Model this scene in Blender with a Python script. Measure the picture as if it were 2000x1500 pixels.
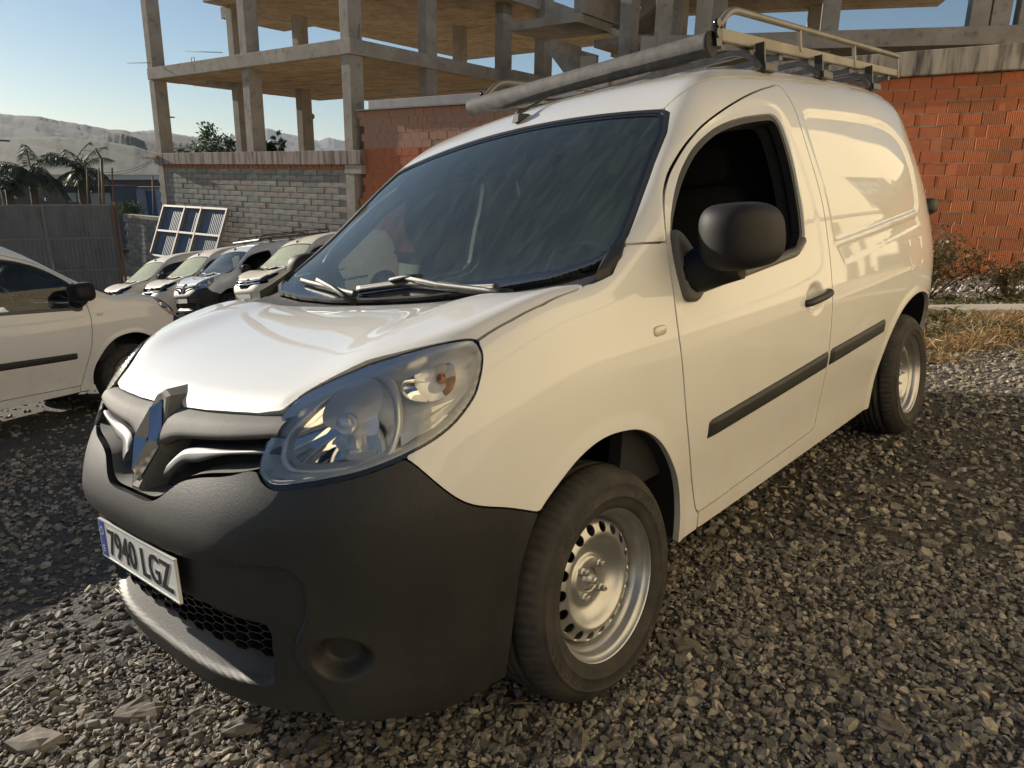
import bpy, bmesh, math, random
import numpy as np
from mathutils import Matrix, Vector, Quaternion
for o in list(bpy.data.objects): bpy.data.objects.remove(o, do_unlink=True)
SC = bpy.context.scene
COL = SC.collection
rng = np.random.default_rng(7)
random.seed(7)
PI = math.pi
# ------------------------------------------------------------------ frames
# yard frame: x = forward axis of the near van, y = its left, z = normal of the sloping yard; origin under its front axle
WUP = np.array([-0.03191588, 0.13906851, 0.98976832])          # gravity up, in yard frame
EX = np.array([1., 0, 0]) - WUP[0]*WUP; EX /= np.linalg.norm(EX)
EY = np.cross(WUP, EX)
B3 = np.stack([EX, EY, WUP])                                    # yard -> world
B4 = Matrix([list(B3[0])+[0], list(B3[1])+[0], list(B3[2])+[0], [0, 0, 0, 1]])
def Wd(P): return np.asarray(P, float) @ B3.T
# ------------------------------------------------------------------ camera
CAMP = np.array([1.400022, 1.934751, 1.228282])
yaw, pit, rol, FPX = 3.9136543, -0.1995939, -0.1077081, 1412.15
cd = np.array([math.cos(yaw)*math.cos(pit), math.sin(yaw)*math.cos(pit), math.sin(pit)])
cr0 = np.array([math.sin(yaw), -math.cos(yaw), 0]); cu0 = np.cross(cr0, cd)
cr = math.cos(rol)*cr0 + math.sin(rol)*cu0; cu = -math.sin(rol)*cr0 + math.cos(rol)*cu0
cam = bpy.data.cameras.new('camera'); camo = bpy.data.objects.new('camera', cam); COL.objects.link(camo)
R = np.stack([Wd(cr), Wd(cu), -Wd(cd)], 1)
camo.matrix_world = Matrix.Translation(Vector(Wd(CAMP))) @ Matrix(R.tolist()).to_4x4()
cam.sensor_fit = 'HORIZONTAL'; cam.sensor_width = 36; cam.lens = 36*FPX/2000
cam.clip_start = .05; cam.clip_end = 30000
SC.camera = camo
# ------------------------------------------------------------------ light
SUN = np.array([0.15, -0.92, 0.40]); SUN /= np.linalg.norm(SUN)
SW = Wd(SUN)
sel = math.asin(SW[2]); saz = math.atan2(SW[0], SW[1])
wld = bpy.data.worlds.new('World'); SC.world = wld; wld.use_nodes = True
nt = wld.node_tree; bg = nt.nodes['Background']
sky = nt.nodes.new('ShaderNodeTexSky'); sky.sky_type = 'NISHITA'; sky.sun_disc = False
sky.sun_elevation = sel; sky.sun_rotation = saz
sky.air_density = 1.0; sky.dust_density = 0.25; sky.ozone_density = 3.0; sky.altitude = 50
nt.links.new(sky.outputs[0], bg.inputs[0]); bg.inputs[1].default_value = 0.056
sl = bpy.data.lights.new('sun', 'SUN'); sl.energy = 4.6; sl.angle = math.radians(.5); sl.color = (1, .90, .75)
so = bpy.data.objects.new('sun', sl); COL.objects.link(so)
so.rotation_mode = 'QUATERNION'; so.rotation_quaternion = Vector(SW).to_track_quat('Z', 'Y')
SC.view_settings.view_transform = 'Standard'; SC.view_settings.look = 'None'
SC.view_settings.exposure = 0.78; SC.view_settings.gamma = 1; SC.view_settings.use_curve_mapping = False
SC.render.engine = 'CYCLES'
SC.cycles.use_denoising = True
SC.cycles.max_bounces = 8; SC.cycles.transparent_max_bounces = 12
SC.cycles.sample_clamp_indirect = 6
# ------------------------------------------------------------------ materials
def nn(t, ty, **kw):
    n = t.nodes.new('ShaderNode'+ty)
    for k, v in kw.items(): setattr(n, k, v)
    return n
def mat(name, col, rough=.6, metal=0., coat=0., var=None, bump=None, dirt=None, spec=.5, attr=None, coord='Object', stretch=None):
    """var=(scale, second colour, amount), bump=(scale, strength, distance), dirt=(scale, colour, amount, lo, hi), attr=name of a per-piece tone"""
    m = bpy.data.materials.new(name); m.use_nodes = True; t = m.node_tree; b = t.nodes['Principled BSDF']; L = t.links.new
    b.inputs['Base Color'].default_value = (*col, 1); b.inputs['Roughness'].default_value = rough; b.inputs['Metallic'].default_value = metal
    b.inputs['Specular IOR Level'].default_value = spec
    if coat: b.inputs['Coat Weight'].default_value = coat; b.inputs['Coat Roughness'].default_value = .03
    tc = nn(t, 'TexCoord'); src = tc.outputs[coord]
    if stretch:
        mp = nn(t, 'Mapping'); mp.inputs['Scale'].default_value = stretch; L(src, mp.inputs[0]); src = mp.outputs[0]
    cur = None
    def mix(a, bcol, fac):
        x = nn(t, 'Mix', data_type='RGBA')
        L(fac, x.inputs[0])
        if a is None: x.inputs[6].default_value = (*col, 1)
        else: L(a, x.inputs[6])
        x.inputs[7].default_value = (*bcol, 1)
        return x.outputs[2]
    def noise(sc, lo, hi, amt, det=6):
        n = nn(t, 'TexNoise'); n.inputs['Scale'].default_value = sc; n.inputs['Detail'].default_value = det; L(src, n.inputs[0])
        r = nn(t, 'MapRange'); r.inputs[1].default_value = lo; r.inputs[2].default_value = hi; r.inputs[4].default_value = amt; L(n.outputs[0], r.inputs[0])
        return r.outputs[0]
    if attr:
        a = nn(t, 'Attribute', attribute_name=attr[0]); cur = mix(None, attr[1], a.outputs['Fac'])
    if var: cur = mix(cur, var[1], noise(var[0], .35, .65, var[2]))
    if dirt: cur = mix(cur, dirt[1], noise(dirt[0], dirt[3], dirt[4], dirt[2], 10))
    if cur is not None: L(cur, b.inputs['Base Color'])
    if bump:
        n = nn(t, 'TexNoise'); n.inputs['Scale'].default_value = bump[0]; n.inputs['Detail'].default_value = 8; L(src, n.inputs[0])
        bn = nn(t, 'Bump'); bn.inputs['Strength'].default_value = bump[1]; bn.inputs['Distance'].default_value = bump[2]
        L(n.outputs[0], bn.inputs['Height']); L(bn.outputs[0], b.inputs['Normal'])
    return m
def glass_mat(name, tint, refl=1.0, dust=.0, dcol=(.6, .6, .55), base=.22):
    m = bpy.data.materials.new(name); m.use_nodes = True; t = m.node_tree; L = t.links.new
    t.nodes.remove(t.nodes['Principled BSDF']); out = t.nodes['Material Output']
    tr = nn(t, 'BsdfTransparent'); tr.inputs[0].default_value = (*tint, 1)
    gl = nn(t, 'BsdfGlossy'); gl.inputs['Roughness'].default_value = .012
    fr = nn(t, 'Fresnel'); fr.inputs[0].default_value = 1.52
    mu = nn(t, 'Math', operation='MULTIPLY'); mu.inputs[1].default_value = refl; L(fr.outputs[0], mu.inputs[0])
    mx = nn(t, 'MixShader'); L(mu.outputs[0], mx.inputs[0]); L(tr.outputs[0], mx.inputs[1]); L(gl.outputs[0], mx.inputs[2])
    last = mx.outputs[0]
    if dust:
        tc = nn(t, 'TexCoord'); mp = nn(t, 'Mapping'); mp.inputs['Scale'].default_value = (3, 14, 3); mp.inputs['Rotation'].default_value = (.5, .2, .9)
        L(tc.outputs['Object'], mp.inputs[0])
        n = nn(t, 'TexNoise'); n.inputs['Scale'].default_value = 2.2; n.inputs['Detail'].default_value = 7; n.inputs['Distortion'].default_value = .7; L(mp.outputs[0], n.inputs[0])
        r = nn(t, 'MapRange'); r.inputs[1].default_value = .42; r.inputs[2].default_value = .75; r.inputs[3].default_value = dust*base; r.inputs[4].default_value = dust; L(n.outputs[0], r.inputs[0])
        d = nn(t, 'BsdfDiffuse'); d.inputs[0].default_value = (*dcol, 1)
        m2 = nn(t, 'MixShader'); L(r.outputs[0], m2.inputs[0]); L(last, m2.inputs[1]); L(d.outputs[0], m2.inputs[2]); last = m2.outputs[0]
    L(last, out.inputs[0]); return m
M = {}
M['paint'] = mat('white_paint', (.68, .675, .66), .5, 0, 1.0, var=(3, (.63, .62, .60), .5), bump=(700, .012, .002), spec=.15)
M['paint_dusty_sunlit'] = mat('dusty_sunlit_white_paint', (.76, .70, .58), .5, 0, .5, var=(4, (.70, .60, .44), .8), spec=.2)  # cream tone puts warm sun on roofs and hoods into the dusty paint
M['black_plastic'] = mat('black_textured_plastic', (.013, .013, .0135), .52, bump=(450, .6, .0015), var=(220, (.022, .021, .019), .8), dirt=(5, (.055, .05, .042), .35, .5, .8))
M['grey_plastic'] = mat('grey_plastic', (.062, .062, .062), .72, bump=(450, .6, .0015), var=(240, (.10, .097, .09), .8), dirt=(9, (.16, .145, .12), .5, .4, .75), spec=.35)
M['mirror_black'] = mat('mirror_shell', (.010, .010, .011), .6, spec=.3, bump=(450, .5, .001))
M['gloss_black'] = mat('gloss_black', (.012, .012, .014), .12)
M['matt_black'] = mat('matt_black', (.006, .006, .006), .9)
M['rubber'] = mat('tyre_rubber', (.022, .021, .02), .78, bump=(300, .3, .0008), dirt=(14, (.075, .06, .045), .55, .42, .7))
M['seal'] = mat('rubber_seal', (.012, .012, .012), .5)
M['steel'] = mat('painted_steel_wheel', (.46, .46, .455), .34, .8, var=(25, (.38, .37, .355), .6), dirt=(14, (.33, .30, .25), .35, .52, .8))
M['chrome'] = mat('chrome', (.88, .88, .88), .05, 1)
M['reflector'] = mat('lamp_reflector', (.9, .9, .9), .035, 1)
M['lampgrey'] = mat('lamp_silver_plastic', (.80, .80, .78), .26, .35)
M['clear'] = glass_mat('clear_lens', (.97, .97, .97), 1.0)
M['glass'] = glass_mat('windscreen_glass', (.80, .90, .85), 1.15, .075, (.46, .58, .50), .5)
M['sideglass'] = glass_mat('side_glass', (.78, .88, .84), 1.1, .04)
M['interior'] = mat('dark_interior', (.011, .011, .012), .8)
M['seat'] = mat('grey_seat_fabric', (.007, .0072, .008), .95, bump=(200, .4, .002))
M['galv'] = mat('galvanised_rail', (.23, .215, .19), .5, .6, var=(9, (.17, .15, .12), .8))
M['rackbar'] = mat('black_rack_bar', (.05, .05, .052), .4, .5, dirt=(20, (.12, .11, .10), .5, .45, .7))
M['roller'] = mat('grey_roller_tube', (.032, .033, .034), .8, bump=(90, .6, .003), dirt=(26, (.07, .067, .062), .8, .4, .7), spec=.25)
M['plate'] = mat('plate_white', (.72, .72, .69), .4, dirt=(18, (.5, .46, .38), .4, .45, .75))
M['ink'] = mat('plate_black', (.012, .012, .012), .5)
M['glass_dusty_sky'] = glass_mat('dusty_sky_windscreen', (.7, .8, .74), .9, .92, (.58, .61, .46), .75)  # pale layer paints dust and the bright sky reflection together
M['blue'] = mat('plate_blue', (.03, .07, .34), .5)
M['amber'] = mat('clear_repeater', (.55, .52, .46), .15, coat=1)
M['silver_strip'] = mat('grille_blade', (.06, .064, .07), .45, .1, spec=.3)
def lower_dust(m, col, amt):
    t = m.node_tree; L = t.links.new; b = t.nodes['Principled BSDF']; old = b.inputs['Base Color'].links[0].from_socket
    tc = nn(t, 'TexCoord'); sx = nn(t, 'SeparateXYZ'); L(tc.outputs['Object'], sx.inputs[0]); mr = nn(t, 'MapRange'); mr.inputs[1].default_value = .75; mr.inputs[2].default_value = .28; mr.inputs[3].default_value = .06; mr.inputs[4].default_value = 1; L(sx.outputs[2], mr.inputs[0])
    n = nn(t, 'TexNoise'); n.inputs['Scale'].default_value = 9; n.inputs['Detail'].default_value = 12; n.inputs['Roughness'].default_value = .75; L(tc.outputs['Object'], n.inputs[0]); r2 = nn(t, 'MapRange'); r2.inputs[1].default_value = .42; r2.inputs[2].default_value = .72; r2.inputs[4].default_value = amt; L(n.outputs[0], r2.inputs[0])
    mu = nn(t, 'Math', operation='MULTIPLY'); L(mr.outputs[0], mu.inputs[0]); L(r2.outputs[0], mu.inputs[1]); x = nn(t, 'Mix', data_type='RGBA'); L(mu.outputs[0], x.inputs[0]); L(old, x.inputs[6]); x.inputs[7].default_value = (*col, 1); L(x.outputs[2], b.inputs['Base Color'])
    cw = nn(t, 'Math', operation='MULTIPLY_ADD'); L(mu.outputs[0], cw.inputs[0]); cw.inputs[1].default_value = -.8; cw.inputs[2].default_value = 1.0; L(cw.outputs[0], b.inputs['Coat Weight'])
lower_dust(M['paint'], (.52, .45, .35), .55)
# ------------------------------------------------------------------ scene helpers
def link(name, me, m=None, parent=None, **props):
    o = bpy.data.objects.new(name, me); COL.objects.link(o)
    if m is not None:
        for mm in (m if isinstance(m, (list, tuple)) else [m]):
            me.materials.append(M[mm] if isinstance(mm, str) else mm)
    if parent is not None: o.parent = parent
    for k, v in props.items(): o[k] = v
    return o
def thing(name, label, cat, mtx=None, group=None):
    o = bpy.data.objects.new(name, None); COL.objects.link(o); o.empty_display_size = .1
    if mtx is not None: o.matrix_world = mtx
    o['label'] = label; o['category'] = cat
    if group: o['group'] = group
    return o
def tag(o, label=None, cat=None, group=None, kind=None):
    for k, v in (('label', label), ('category', cat), ('group', group), ('kind', kind)):
        if v: o[k] = v
    return o
def copy_tree(o, parent=None, skip=()):
    c = o.copy(); COL.objects.link(c)
    if parent is not None: c.parent = parent
    for ch in list(o.children):
        if ch.name.split('.')[0] in skip: continue
        copy_tree(ch, c, skip)
    return c
class MB:
    """collects simple shapes; mesh() gives ONE mesh"""
    def __init__(s): s.v = []; s.f = []; s.mi = []; s.n = 0; s.sm = []
    def add(s, V, F, mi=0, smooth=False):
        V = np.asarray(V, float).reshape(-1, 3); s.v.append(V)
        for f in F: s.f.append([i+s.n for i in f])
        s.mi += [mi]*len(F); s.sm += [smooth]*len(F); s.n += len(V); return s
    def box(s, c, h, R=None, mi=0, taper=1.):
        V = np.array([[x*(taper if z > 0 else 1), y*(taper if z > 0 else 1), z] for z in (-1, 1) for y in (-1, 1) for x in (-1, 1)], float)*np.asarray(h, float)
        if R is not None: V = V @ np.asarray(R).T
        return s.add(V+np.asarray(c, float), [(0, 2, 3, 1), (4, 5, 7, 6), (0, 1, 5, 4), (2, 6, 7, 3), (0, 4, 6, 2), (1, 3, 7, 5)], mi)
    def tube(s, path, r, n=8, mi=0, smooth=True, caps=True, flat=1.):
        P = np.asarray(path, float); k = len(P); r = np.broadcast_to(np.asarray(r, float), (k,))
        T = np.gradient(P, axis=0); T /= np.linalg.norm(T, axis=1)[:, None]+1e-12
        ref = np.array([0, 0, 1.]) if abs(T[0, 2]) < .9 else np.array([1., 0, 0]); V = []
        N = None
        for i in range(k):
            N = np.cross(T[i], np.cross(ref if N is None else N, T[i])); N /= np.linalg.norm(N)+1e-12
            Bn = np.cross(T[i], N)
            for j in range(n):
                a = 2*PI*j/n+PI/n; V.append(P[i]+r[i]*(math.cos(a)*N*flat+math.sin(a)*Bn))
        F = [(i*n+j, i*n+(j+1) % n, (i+1)*n+(j+1) % n, (i+1)*n+j) for i in range(k-1) for j in range(n)]
        s.add(V, F, mi, smooth)
        if caps:
            s.f.append([s.n-k*n+j for j in range(n)][::-1]); s.f.append([s.n-n+j for j in range(n)]); s.mi += [mi]*2; s.sm += [False]*2
        return s
    def lathe(s, prof, n=48, axis='y', c=(0, 0, 0), mi=0, smooth=True, a0=0., a1=2*PI):
        P = np.asarray(prof, float); k = len(P); full = abs(a1-a0-2*PI) < 1e-6; nn_ = n if full else n+1
        V = []
        for j in range(nn_):
            a = a0+(a1-a0)*j/n
            for r, h in P:
                V.append((r*math.cos(a), h, r*math.sin(a)) if axis == 'y' else ((h, r*math.cos(a), r*math.sin(a)) if axis == 'x' else (r*math.cos(a), r*math.sin(a), h)))
        F = [(j*k+i, j*k+i+1, ((j+1) % nn_)*k+i+1, ((j+1) % nn_)*k+i) for j in range(n) for i in range(k-1)]
        return s.add(np.array(V)+np.asarray(c, float), F, mi, smooth)
    def prism(s, poly, d0, d1, axes=(0, 2, 1), mi=0):
        """extrude a 2D polygon between d0 and d1; axes=(u axis, v axis, depth axis)"""
        n = len(poly); V = np.zeros((2*n, 3))
        for i, (u, v) in enumerate(poly):
            for q, d in ((0, d0), (n, d1)): V[i+q, axes[0]] = u; V[i+q, axes[1]] = v; V[i+q, axes[2]] = d
        return s.add(V, [tuple(range(n))[::-1], tuple(range(n, 2*n))]+[(i, (i+1) % n, n+(i+1) % n, n+i) for i in range(n)], mi)
    def grid(s, G, mi=0, smooth=True, close=False):
        a, b = G.shape[:2]
        F = [(i*b+j, i*b+j+1, (i+1)*b+j+1, (i+1)*b+j) for i in range(a-1) for j in range(b-1)]
        if close: F += [(i*b+b-1, i*b, (i+1)*b, (i+1)*b+b-1) for i in range(a-1)]
        return s.add(G.reshape(-1, 3), F, mi, smooth)
    def xf(s, Mx):
        A = np.array(Mx); s.v = [v @ A[:3, :3].T+A[:3, 3] for v in s.v]; return s
    def mesh(s, name='mesh', recalc=True):
        me = bpy.data.meshes.new(name)
        me.from_pydata(np.concatenate(s.v).tolist(), [], s.f)
        me.polygons.foreach_set('material_index', s.mi); me.polygons.foreach_set('use_smooth', s.sm)
        if recalc:
            bm = bmesh.new(); bm.from_mesh(me); bmesh.ops.recalc_face_normals(bm, faces=bm.faces); bm.to_mesh(me); bm.free()
        me.update(); return me
    def obj(s, name, m, parent=None, bevel=0, recalc=True, **props):
        o = link(name, s.mesh(name, recalc), m, parent, **props)
        if bevel:
            b = o.modifiers.new('bevel', 'BEVEL'); b.width = bevel; b.segments = 2; b.limit_method = 'ANGLE'; b.harden_normals = False
        return o
def catmull(P, n=8, closed=False):
    P = np.asarray(P, float); k = len(P); out = []
    for i in range(k if closed else k-1):
        if closed: a, b, c, d = P[(i-1) % k], P[i], P[(i+1) % k], P[(i+2) % k]
        else: a, b, c, d = P[max(i-1, 0)], P[i], P[i+1], P[min(i+2, k-1)]
        for j in range(n):
            t = j/n
            out.append(.5*((2*b)+(c-a)*t+(2*a-5*b+4*c-d)*t*t+(-a+3*b-3*c+d)*t**3))
    if not closed: out.append(P[-1])
    return np.array(out)
def spl(xs,ys):
    """natural cubic spline"""
    xs=np.array(xs,float);ys=np.array(ys,float);n=len(xs);h=np.diff(xs)
    A=np.zeros((n,n));r=np.zeros(n);A[0,0]=A[-1,-1]=1
    for i in range(1,n-1):
        A[i,i-1]=h[i-1];A[i,i]=2*(h[i-1]+h[i]);A[i,i+1]=h[i]
        r[i]=6*((ys[i+1]-ys[i])/h[i]-(ys[i]-ys[i-1])/h[i-1])
    m=np.linalg.solve(A,r)
    def f(q):
        q=np.clip(q,xs[0],xs[-1]);i=np.clip(np.searchsorted(xs,q)-1,0,n-2)
        a=xs[i+1]-q;b=q-xs[i];H=h[i]
        return (m[i]*a**3+m[i+1]*b**3)/(6*H)+(ys[i]/H-m[i]*H/6)*a+(ys[i+1]/H-m[i+1]*H/6)*b
    return f
def smax(a,b,k):
    h=np.clip(.5+.5*(a-b)/k,0,1)
    return b+(a-b)*h+k*h*(1-h)
def sstep(e0,e1,x):
    t=np.clip((x-e0)/(e1-e0),0,1);return t*t*(3-2*t)
A_Z=spl([.10,.19,.23,.27,.36,.44,.53,.60,.66,.70,.745,.79,.84,.90,.96,1.1],
        [.77,.815,.836,.845,.851,.851,.848,.844,.838,.830,.808,.780,.755,.728,.695,.60])
N_Z=spl([.1,.6,.72,.82,.92,1.0,1.1],[3.2,3.2,3.25,3.3,3.3,3.2,3.0])
I_Z=spl([.10,.20,.31,.40,.52,.63,.74,.85,.95,1.05,1.1,1.2,1.3,1.4,1.5,1.6,1.7,1.8,1.95],
        [.125,.105,.085,.072,.045,.022,.008,.0,.003,.014,.022,.038,.060,.088,.118,.150,.19,.24,.34])
B_X=spl([-3.5,-3.3,-3.1,-2.9,-2.7,-2.4,-2.0,-1.5,-1.0,-.5,-.2,0],
        [.70,.80,.862,.893,.905,.911,.9145,.9145,.913,.909,.906,.905])
Z_X=spl([-3.5,-3.3,-3.0,-2.6,-2.2,-1.8,-1.5,-1.25,-1.05,-.90,-.76,-.6,-.45,-.3,-.18,-.08,0.02,.15,.3,.45,.58,.70,.80,.95],
        [1.70,1.76,1.80,1.825,1.83,1.825,1.808,1.785,1.750,1.708,1.642,1.540,1.428,1.305,1.200,1.120,1.075,1.062,1.040,1.005,.962,.912,.860,.75])
C_X=spl([-3.5,-2,-1.2,-.76,-.3,-.1,0.05,.2,.4,.6,.8],[.08,.08,.075,.11,.09,.0,-.05,-.05,-.04,.0,.07])
XR_Z=spl([.1,.3,.5,.8,1.0,1.3,1.5,1.7,1.85],[-3.33,-3.37,-3.38,-3.37,-3.37,-3.36,-3.34,-3.28,-3.22])
def Wf(x,y,z):
    ay=np.abs(y)
    I=I_Z(z);xs=np.minimum(x,0)
    side=B_X(xs)-I
    xf=np.maximum(x,0)
    rad=np.hypot(xf,ay);th=np.arctan2(ay,xf)
    a=np.maximum(A_Z(z),.2);b=np.maximum(B_X(0*x)-I,.2);n=N_Z(z)
    R=((np.cos(th)/a)**n+(np.abs(np.sin(th))/b)**n)**(-1/n)
    return np.where(x>0,rad-R,ay-side)
def Tf(x,y,z):
    return z-(Z_X(x)-C_X(x)*y*y)
K_X=spl([-3.5,-2.6,-1.6,-1.2,-.8,-.3,0,.3,.6,.9],[.10,.11,.17,.15,.10,.07,.07,.08,.08,.08])
def phi(x,y,z):
    w=Wf(x,y,z)
    r=smax(w,XR_Z(z)-x,.24)
    t=Tf(x,y,z)*.75
    return smax(r,t,K_X(x))
# ------------------------------------------------------------------ van body: smooth implicit form, cut into panels along outlines
def sd(poly, u, v):
    """signed distance to a closed 2-D outline, negative inside"""
    A = np.asarray(poly, float); Bq = np.roll(A, -1, 0); out = np.empty(len(u))
    for c0 in range(0, len(u), 15000):
        U = u[c0:c0+15000, None]; Vv = v[c0:c0+15000, None]
        d = Bq-A; L2 = (d**2).sum(1)+1e-18
        t = np.clip(((U-A[:, 0])*d[:, 0]+(Vv-A[:, 1])*d[:, 1])/L2, 0, 1)
        D = np.sqrt((((U-A[:, 0]-t*d[:, 0])**2)+((Vv-A[:, 1]-t*d[:, 1])**2)).min(1))
        cr_ = ((A[:, 1] > Vv) != (Bq[:, 1] > Vv)) & (U < (Bq[:, 0]-A[:, 0])*(Vv-A[:, 1])/np.where(np.abs(Bq[:, 1]-A[:, 1]) < 1e-12, 1e-12, Bq[:, 1]-A[:, 1])+A[:, 0])
        out[c0:c0+15000] = np.where(cr_.sum(1) % 2 == 1, -D, D)
    return out
Z0 = .72
def wrap_grid(s0, s1, ds, f0, f1, df):
    """grid on the body: s<=0 is the station x along the side, s 0..1 turns round the front; rays fan out at elevation f"""
    s = np.linspace(s0, s1, int(round((s1-s0)/ds))+1); f = np.radians(np.linspace(f0, f1, int(round((f1-f0)/df))+1))
    S, Fq = np.meshgrid(s, f, indexing='ij'); th = PI/2*(1-np.maximum(S, 0))
    ox = np.minimum(S, 0); dx = np.cos(Fq)*np.cos(th); dy = np.cos(Fq)*np.sin(th); dz = np.sin(Fq)
    lo = np.full(S.shape, .02); hi = np.full(S.shape, 1.9)
    for _ in range(26):
        m = (lo+hi)/2; o = phi(ox+m*dx, m*dy, Z0+m*dz) > 0
        hi = np.where(o, m, hi); lo = np.where(o, lo, m)
    m = (lo+hi)/2
    return np.stack([ox+m*dx, m*dy, Z0+m*dz], 2)
def top_grid(x0, x1, y1, d):
    x = np.linspace(x0, x1, int(round(abs(x1-x0)/d))+1); y = np.linspace(0, y1, int(round(y1/d))+1)
    X, Yq = np.meshgrid(x, y, indexing='ij'); lo = np.full(X.shape, .5); hi = np.full(X.shape, 2.1)
    for _ in range(26):
        m = (lo+hi)/2; o = phi(X, Yq, m) > 0
        hi = np.where(o, m, hi); lo = np.where(o, lo, m)
    return np.stack([X, Yq, (lo+hi)/2], 2)
def grid_normals(G):
    a = np.gradient(G, axis=0); b = np.gradient(G, axis=1); n = np.cross(a, b); n /= np.linalg.norm(n, axis=2)[..., None]+1e-15
    c = G.reshape(-1, 3).mean(0)*np.array([1, 0, 0])+np.array([0, 0, .7]); k = len(G)//2
    if ((G-c)*n).sum() < 0: n = -n
    return n
def front_x(y, z, off=0.):
    y = np.abs(np.asarray(y, float)); z = np.asarray(z, float); lo = np.zeros(np.broadcast(y, z).shape); hi = lo+1.1
    for _ in range(30):
        m = (lo+hi)/2; o = phi(m, y+0*m, z+0*m) > off; hi = np.where(o, m, hi); lo = np.where(o, lo, m)
    return (lo+hi)/2
def side_y(x, z, off=0.):
    x = np.asarray(x, float); z = np.asarray(z, float); lo = np.zeros(np.broadcast(x, z).shape); hi = lo+1.1
    for _ in range(30):
        m = (lo+hi)/2; o = phi(x+0*m, m, z+0*m) > off; hi = np.where(o, m, hi); lo = np.where(o, lo, m)
    return (lo+hi)/2
def top_z(x, y, off=0.):
    x = np.asarray(x, float); y = np.asarray(y, float); lo = np.zeros(np.broadcast(x, y).shape)+.5; hi = lo+1.6
    for _ in range(30):
        m = (lo+hi)/2; o = phi(x+0*m, np.abs(y)+0*m, m) > off; hi = np.where(o, m, hi); lo = np.where(o, lo, m)
    return (lo+hi)/2
def clip(V, N, T, f):
    ins = f < 0; c = ins[T].sum(1); keep = [T[c == 3]]; nv = len(V)
    for want in (1, 2):
        t = T[c == want]
        if not len(t): continue
        od = ins[t] if want == 1 else ~ins[t]; k = od.argmax(1); r = np.arange(len(t))
        a, b, d = t[r, k], t[r, (k+1) % 3], t[r, (k+2) % 3]
        def cutp(p, q):
            nonlocal V, N, f
            lo_, hi_ = np.minimum(p, q), np.maximum(p, q); key = lo_.astype(np.int64)*10000000+hi_
            u, inv = np.unique(key, return_inverse=True); i, j = (u//10000000).astype(int), (u % 10000000).astype(int)
            w = (f[i]/(f[i]-f[j]))[:, None]; base = len(V)
            V = np.concatenate([V, V[i]*(1-w)+V[j]*w]); N = np.concatenate([N, N[i]*(1-w)+N[j]*w]); f = np.concatenate([f, np.zeros(len(u))])
            return base+inv
        n_ = len(t); pq = cutp(np.concatenate([a, a]), np.concatenate([b, d])); p, q = pq[:n_], pq[n_:]
        if want == 1: keep.append(np.stack([a, p, q], 1))
        else: keep += [np.stack([p, b, d], 1), np.stack([p, d, q], 1)]
    T = np.concatenate(keep); used = np.unique(T); mp = -np.ones(len(V), int); mp[used] = np.arange(len(used))
    V, N, T = V[used], N[used], mp[T]
    # weld the duplicated cut points of the two cases
    key = np.round(V*2e5).astype(np.int64); _, first, inv = np.unique(key, axis=0, return_index=True, return_inverse=True)
    V, N, T = V[first], N[first], inv.reshape(-1)[T]
    T = T[(T[:, 0] != T[:, 1]) & (T[:, 1] != T[:, 2]) & (T[:, 0] != T[:, 2])]
    return V, N, T
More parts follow.
